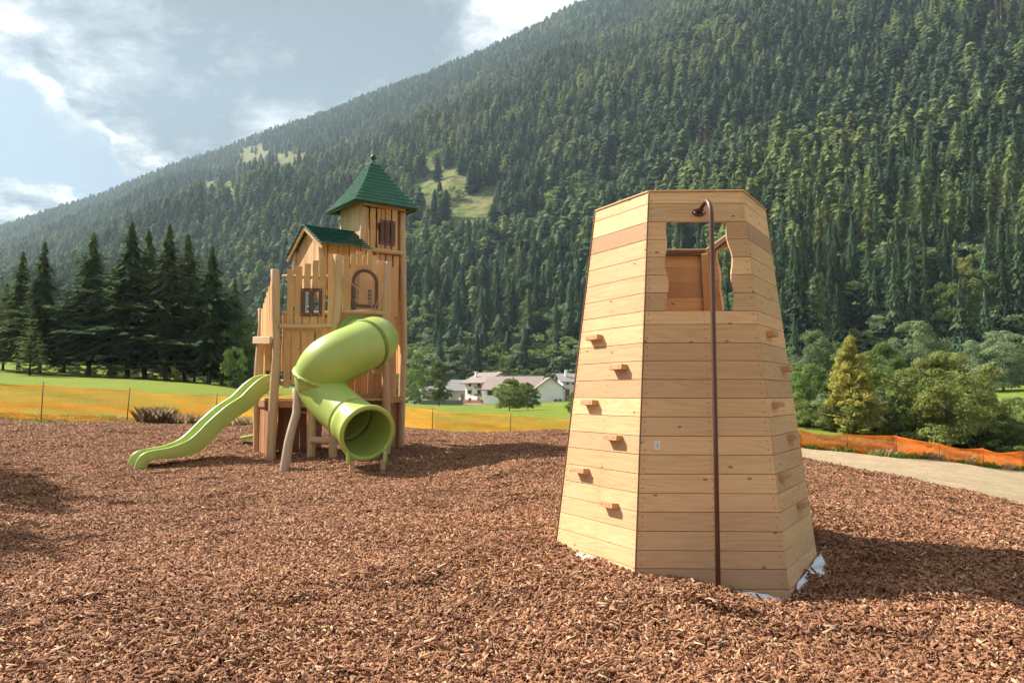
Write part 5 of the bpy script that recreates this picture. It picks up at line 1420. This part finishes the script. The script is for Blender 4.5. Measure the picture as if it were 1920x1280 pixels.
for i in range(70):
    for k in range(ns):
        k2 = (k + 1) % ns; b.face([i * ns + k, i * ns + k2, (i + 1) * ns + k2, (i + 1) * ns + k], [(0, 0)] * 4, 0, k in (6, 7, 8, 9, 11, 12, 13, 5, 10))
b.face(list(range(ns)), [(0, 0)] * ns); b.face(list(reversed(range(70 * ns, 71 * ns))), [(0, 0)] * ns)
slide = b.build('open_slide', M['lime'], castle)
m = slide.modifiers.new('w', 'WEIGHTED_NORMAL')
# tail end of a second low slide behind the left post
b = MB(); p = at(464, 819, 16.6); b.bar(p - Vector((0.16, 0, 0.03)), p + Vector((0.5, 0.2, 0.1)), 0.35, 0.06); b.build('rear_slide_end', M['lime_edge'], castle, 0.01)

# ------------------------------------------------------------------ houses in the valley
def house(name, label, x0, x1, ybase, yeave, Yd, depth, rot, roofh, mats, wins=(), parent_extra=None, ridge='x', over=0.7, cat='house'):
    """box house: front wall spans pixel x0..x1 at distance Yd; rot turns it about its front left corner"""
    p0 = at(x0, ybase, Yd); p1 = at(x1, ybase, Yd); W_ = (p1.x - p0.x) / math.cos(rot); zb = p0.z; he = at(x0, yeave, Yd).z - zb
    root = empty(name, (p0.x, p0.y, zb), rot); tag(root, label, cat)
    b = MB(); b.box((W_ / 2, depth / 2, he / 2 - 0.5), (W_ / 2, 0, 0), (0, depth / 2, 0), (0, 0, he / 2 + 0.5))
    if ridge == 'x':
        for xx in (0, W_): b.prism([(xx, 0.02, he), (xx, depth - .02, he), (xx, depth / 2, he + roofh - .1)], (-1 if xx == 0 else 1, 0, 0), 0.3)
    else:
        for yy in (0, depth): b.prism([(0.02, yy, he), (W_ - .02, yy, he), (W_ / 2, yy, he + roofh - .1)], (0, -1 if yy == 0 else 1, 0), 0.3)
    b.build('wall', mats[0], root)
    b = MB()
    if ridge == 'x':
        for sg in (0, 1):
            e = -over if sg == 0 else depth + over; k = roofh / (depth / 2) * over
            nn = Vector((0, (-1 if sg == 0 else 1) * roofh, depth / 2)).normalized()
            b.prism([(-over, e, he - k), (W_ + over, e, he - k), (W_ + over, depth / 2, he + roofh), (-over, depth / 2, he + roofh)], nn, 0.25)
    else:
        for sg in (0, 1):
            e = -over if sg == 0 else W_ + over; k = roofh / (W_ / 2) * over
            nn = Vector(((-1 if sg == 0 else 1) * roofh, 0, W_ / 2)).normalized()
            b.prism([(e, -over, he - k), (e, depth + over, he - k), (W_ / 2, depth + over, he + roofh), (W_ / 2, -over, he + roofh)], nn, 0.25)
    rf = b.build('roof', mats[1], root)
    for (wx0, wx1, wy0, wy1, kind_) in wins:
        k = F / Yd / math.cos(rot) * math.cos(rot) ** 2
        a0 = (wx0 - x0) / (x1 - x0) * W_; a1 = (wx1 - x0) / (x1 - x0) * W_; z0 = at(x0, wy1, Yd).z - zb; z1 = at(x0, wy0, Yd).z - zb
        b = MB(); nm = 'door' if kind_ == 'door' else ('balcony' if kind_ == 'balcony' else 'window')
        if kind_ == 'balcony':
            b.box(((a0 + a1) / 2, -0.5, (z0 + z1) / 2), ((a1 - a0) / 2, 0, 0), (0, 0.5, 0), (0, 0, (z1 - z0) / 2)); b.build(nm, M['dark_wood'], root); continue
        b.box(((a0 + a1) / 2, -0.01, (z0 + z1) / 2), ((a1 - a0) / 2, 0, 0), (0, 0.06, 0), (0, 0, (z1 - z0) / 2)); w = b.build(nm, M['shutter'] if kind_ != 'garage' else M['dark_wood'], root)
        if kind_ in ('win', 'garage'):
            b = MB(); b.box(((a0 + a1) / 2, -0.09, (z0 + z1) / 2), ((a1 - a0) / 2 * 0.62, 0, 0), (0, 0.03, 0), (0, 0, (z1 - z0) / 2 * 0.86)); b.build('pane', M['glass'], w)
    return root, rf, W_, he
Yh = 215
mw = [M['plaster'], M['roof_tile']]
r1, rf, W1, h1 = house('white_house', 'white three storey house with tiled roof and small balconies', 872, 907, 753, 715, Yh, 13, R(-42), 2.6, mw,
      [(879, 884, 717, 724, 'win'), (877, 885, 731, 738, 'win'), (896, 903, 717, 724, 'win'), (894.5, 904, 724, 728, 'balcony'), (896, 903, 731, 738, 'win'), (894.5, 904, 738, 742, 'balcony'), (879, 884, 746, 753, 'win'), (896, 900, 746, 753, 'door')], over=1.1)
for (x, y) in ((1.2, 3.0), (W1 - 1.5, 8)):
    b = MB(); b.box((x, y, h1 + 1.6), (0.25, 0, 0), (0, 0.25, 0), (0, 0, 1.0)); b.box((x, y, h1 + 2.7), (0.34, 0, 0), (0, 0.34, 0), (0, 0, 0.1)); b.build('chimney', M['plaster'], rf)
b = MB(); b.box((W1 / 2, 0, .1), (W1 / 2 + .05, 0, 0), (0, 0.08, 0), (0, 0, 0.45)); b.build('plinth', M['red_base'], r1)
r2, rf2, W2_, h2 = house('white_annex', 'low white annex with wide window joined to the three storey house', 909, 946, 757, 727, Yh - 9, 12, R(-14), 3.2, mw, [(914, 926, 732, 741, 'garage')], over=0.9)
r3, rf3, W3, h3 = house('long_barn', 'long white barn with low brown roof behind the olive bush', 946, 1010, 754, 729, Yh + 4, 16, R(-6), 3.8, mw, [(1000, 1006, 738, 744, 'win')], over=0.9)
house('gabled_barn', 'white gabled barn end with dark gable trim right of the olive bush', 1008, 1056, 753, 724, Yh, 16, R(4), 2.6, mw, [(1039, 1046, 748, 753, 'door'), (1048, 1054, 748, 753, 'garage')], ridge='y', over=0.8)
r5, rf5, W5, h5 = house('tower_house', 'small two storey white house at the left edge of the climbing tower', 1056, 1092, 750, 713, Yh + 8, 11, R(8), 2.2, [M['plaster'], M['roof_grey']],
      [(1062, 1067, 715, 721, 'win'), (1073, 1077, 715, 721, 'win'), (1060, 1068, 729, 752, 'door'), (1072, 1082, 735, 752, 'garage')], over=1.0)
b = MB(); b.box((1.5, 3, h5 + 2), (0.35, 0, 0), (0, 0.35, 0), (0, 0, 1.2)); b.build('chimney', M['plaster'], rf5)
house('grey_building', 'long grey building with brown roof left of the white house', 835, 873, 752, 730, Yh + 12, 14, R(10), 3.0, [M['grey_wall'], M['roof_grey']], [(864, 869, 738, 750, 'door')], over=0.8)
house('grey_shed', 'low grey building behind the trees right of the castle', 782, 836, 753, 734, Yh + 5, 10, R(4), 1.6, [M['grey_wall'], M['roof_grey']], [(800, 806, 742, 748, 'win'), (815, 820, 742, 748, 'win')], over=0.5)
# lane and a low wall in front of the houses
azs = np.linspace(pxaz(720), pxaz(1120), 60)
me = warp(azs, np.linspace(0, 1, 5), lambda A_, T: 199 + 4 * T + 6 * (azpx(A_) - 900) / 200 * 0, lambda X, Y, T: H(X, Y) + 0.06, 'village_lane', M['asphalt'])
tag(link('village_lane', me), 'grey lane running in front of the white houses', 'road', kind='structure')
p = at(785, 757, 196); q = at(868, 757, 196); b = MB(); zz_ = Hs(p.x, 196)
b.box(((q.x - p.x) / 2, 0, 0.3), ((q.x - p.x) / 2, 0, 0), (0, 0.2, 0), (0, 0, 0.6)); o = b.build('low_wall', M['asphalt']); o.location = (p.x, 196, zz_); tag(o, 'low dark wall along the lane below the dense green tree', 'wall')

for (x, y, lab) in ((792, 744, 'globe street lamp left of the tall dense green tree'), (843, 744, 'globe street lamp between the tall dense tree and grey building'), (863, 748, 'shorter globe street lamp beside the three storey house')):
    g = at(x, y, 198); z = Hs(g.x, 198); r_l = empty('street_lamp', (g.x, 198, z)); tag(r_l, lab, 'street lamp')
    b = MB(); b.tube([(0, 0, -.2), (0, 0, g.z - z)], 0.06, 8); b.build('pole', M['steel'], r_l)
    b = MB(); b.lathe([(0.001, .36), (.2, .3), (.3, .1), (.3, -.1), (.2, -.28), (.05, -.34)], (0, 0, g.z - z), (0, 0, 1), 12); b.build('globe', M['plaster'], r_l)
# ---- parked cars
def car(loc, rz, label, grp, paint=None):
    root = empty('parked_car', loc, rz); tag(root, label, 'car', grp)
    b = MB(); out = [(-2.1, .35), (-2.15, .75), (-1.9, .92), (-1.45, .98), (-0.75, 1.42), (0.75, 1.45), (1.6, 1.02), (2.1, .9), (2.15, .35)]
    b.prism([(x, -0.85, z) for x, z in out], (0, -1, 0), 1.7); b.build('body', paint or M['carpaint'], root, 0.06)
    b = MB()
    for sy in (-0.86, 0.86): b.prism([(-1.25, sy, 1.0), (-0.72, sy, 1.34), (0.68, sy, 1.36), (1.3, sy, 1.02)], (0, -1 if sy < 0 else 1, 0), 0.02)
    b.build('window', M['glass'], root)
    for sx in (-1.3, 1.3):
        for sy in (-0.82, 0.82):
            b = MB(); b.lathe([(0.0001, -.1), (0.2, -.1), (0.32, -.08), (0.32, .08), (0.2, .1), (0.0001, .1)], (sx, sy, 0.32), (0, 1, 0), 14); b.build('wheel', M['tyre'], root)
    return root
g = at(58, 672, 105); car((g.x, 105, Hs(g.x, 105) + 0.9), R(8), 'pale blue car parked behind the left spruce trunks, left one', 'cars behind the spruce row')
g = at(98, 673, 108); car((g.x, 108, Hs(g.x, 108) + 0.9), R(-6), 'pale blue car parked behind the left spruce trunks, right one', 'cars behind the spruce row')
g = at(768, 752, 196); car((g.x, 200, Hs(g.x, 200) + .05), 0, 'white car parked on the lane right of the castle', 'cars on the village lane', M['plaster'])
g = at(786, 752, 200); car((g.x, 201, Hs(g.x, 201) + .05), 0, 'pale blue car parked on the lane left of the dense green tree', 'cars on the village lane')
# orange sunshade at the left picture edge
g = at(-3, 680, 90); z = Hs(g.x, 90); root = empty('sunshade', (g.x, 90, z)); tag(root, 'orange sunshade standing at the far left edge behind the spruces', 'sunshade')
b = MB(); b.lathe([(0.0001, 2.2), (0.25, 2.1), (0.42, 1.6), (0.46, 0.9), (0.40, 0.5), (0.35, 0.48)], (0, 0, 0), (0, 0, 1), 14); b.build('canopy', M['orange_cloth'], root)
b = MB(); b.tube([(0, 0, -.2), (0, 0, 2.1)], 0.03, 8); b.build('pole', M['steel'], root)
# white stones on the meadow edge
# small white scrap sheets lying on the net's top in the photograph are mushrooms of light, left out

# ------------------------------------------------------------------ haze: a closed box of even air round everything
b = MB(); b.box((0, 1300, 640), (2600, 0, 0), (0, 2000, 0), (0, 0, 680)); hz = b.build('haze', []) if False else None
me = bpy.data.meshes.new('haze')
vs = [(x, y, z) for x in (-2300, 2300) for y in (-400, 2950) for z in (-45, 1180)]
me.from_pydata(vs, [], [(0, 1, 3, 2), (4, 6, 7, 5), (0, 4, 5, 1), (2, 3, 7, 6), (0, 2, 6, 4), (1, 5, 7, 3)])
m = bpy.data.materials.new('haze_air'); m.use_nodes = True; N = NT(m.node_tree)
pv = N.n('ShaderNodeVolumePrincipled', ins={'Color': (0.64, 0.84, 1.0, 1), 'Density': 0.00013, 'Anisotropy': 0.2})
on = N.n('ShaderNodeOutputMaterial'); N.l(pv.outputs[0], on.inputs['Volume'])
me.materials.append(m); hz = link('haze', me); tag(hz, 'pale blue air haze filling the valley', 'haze', kind='stuff')
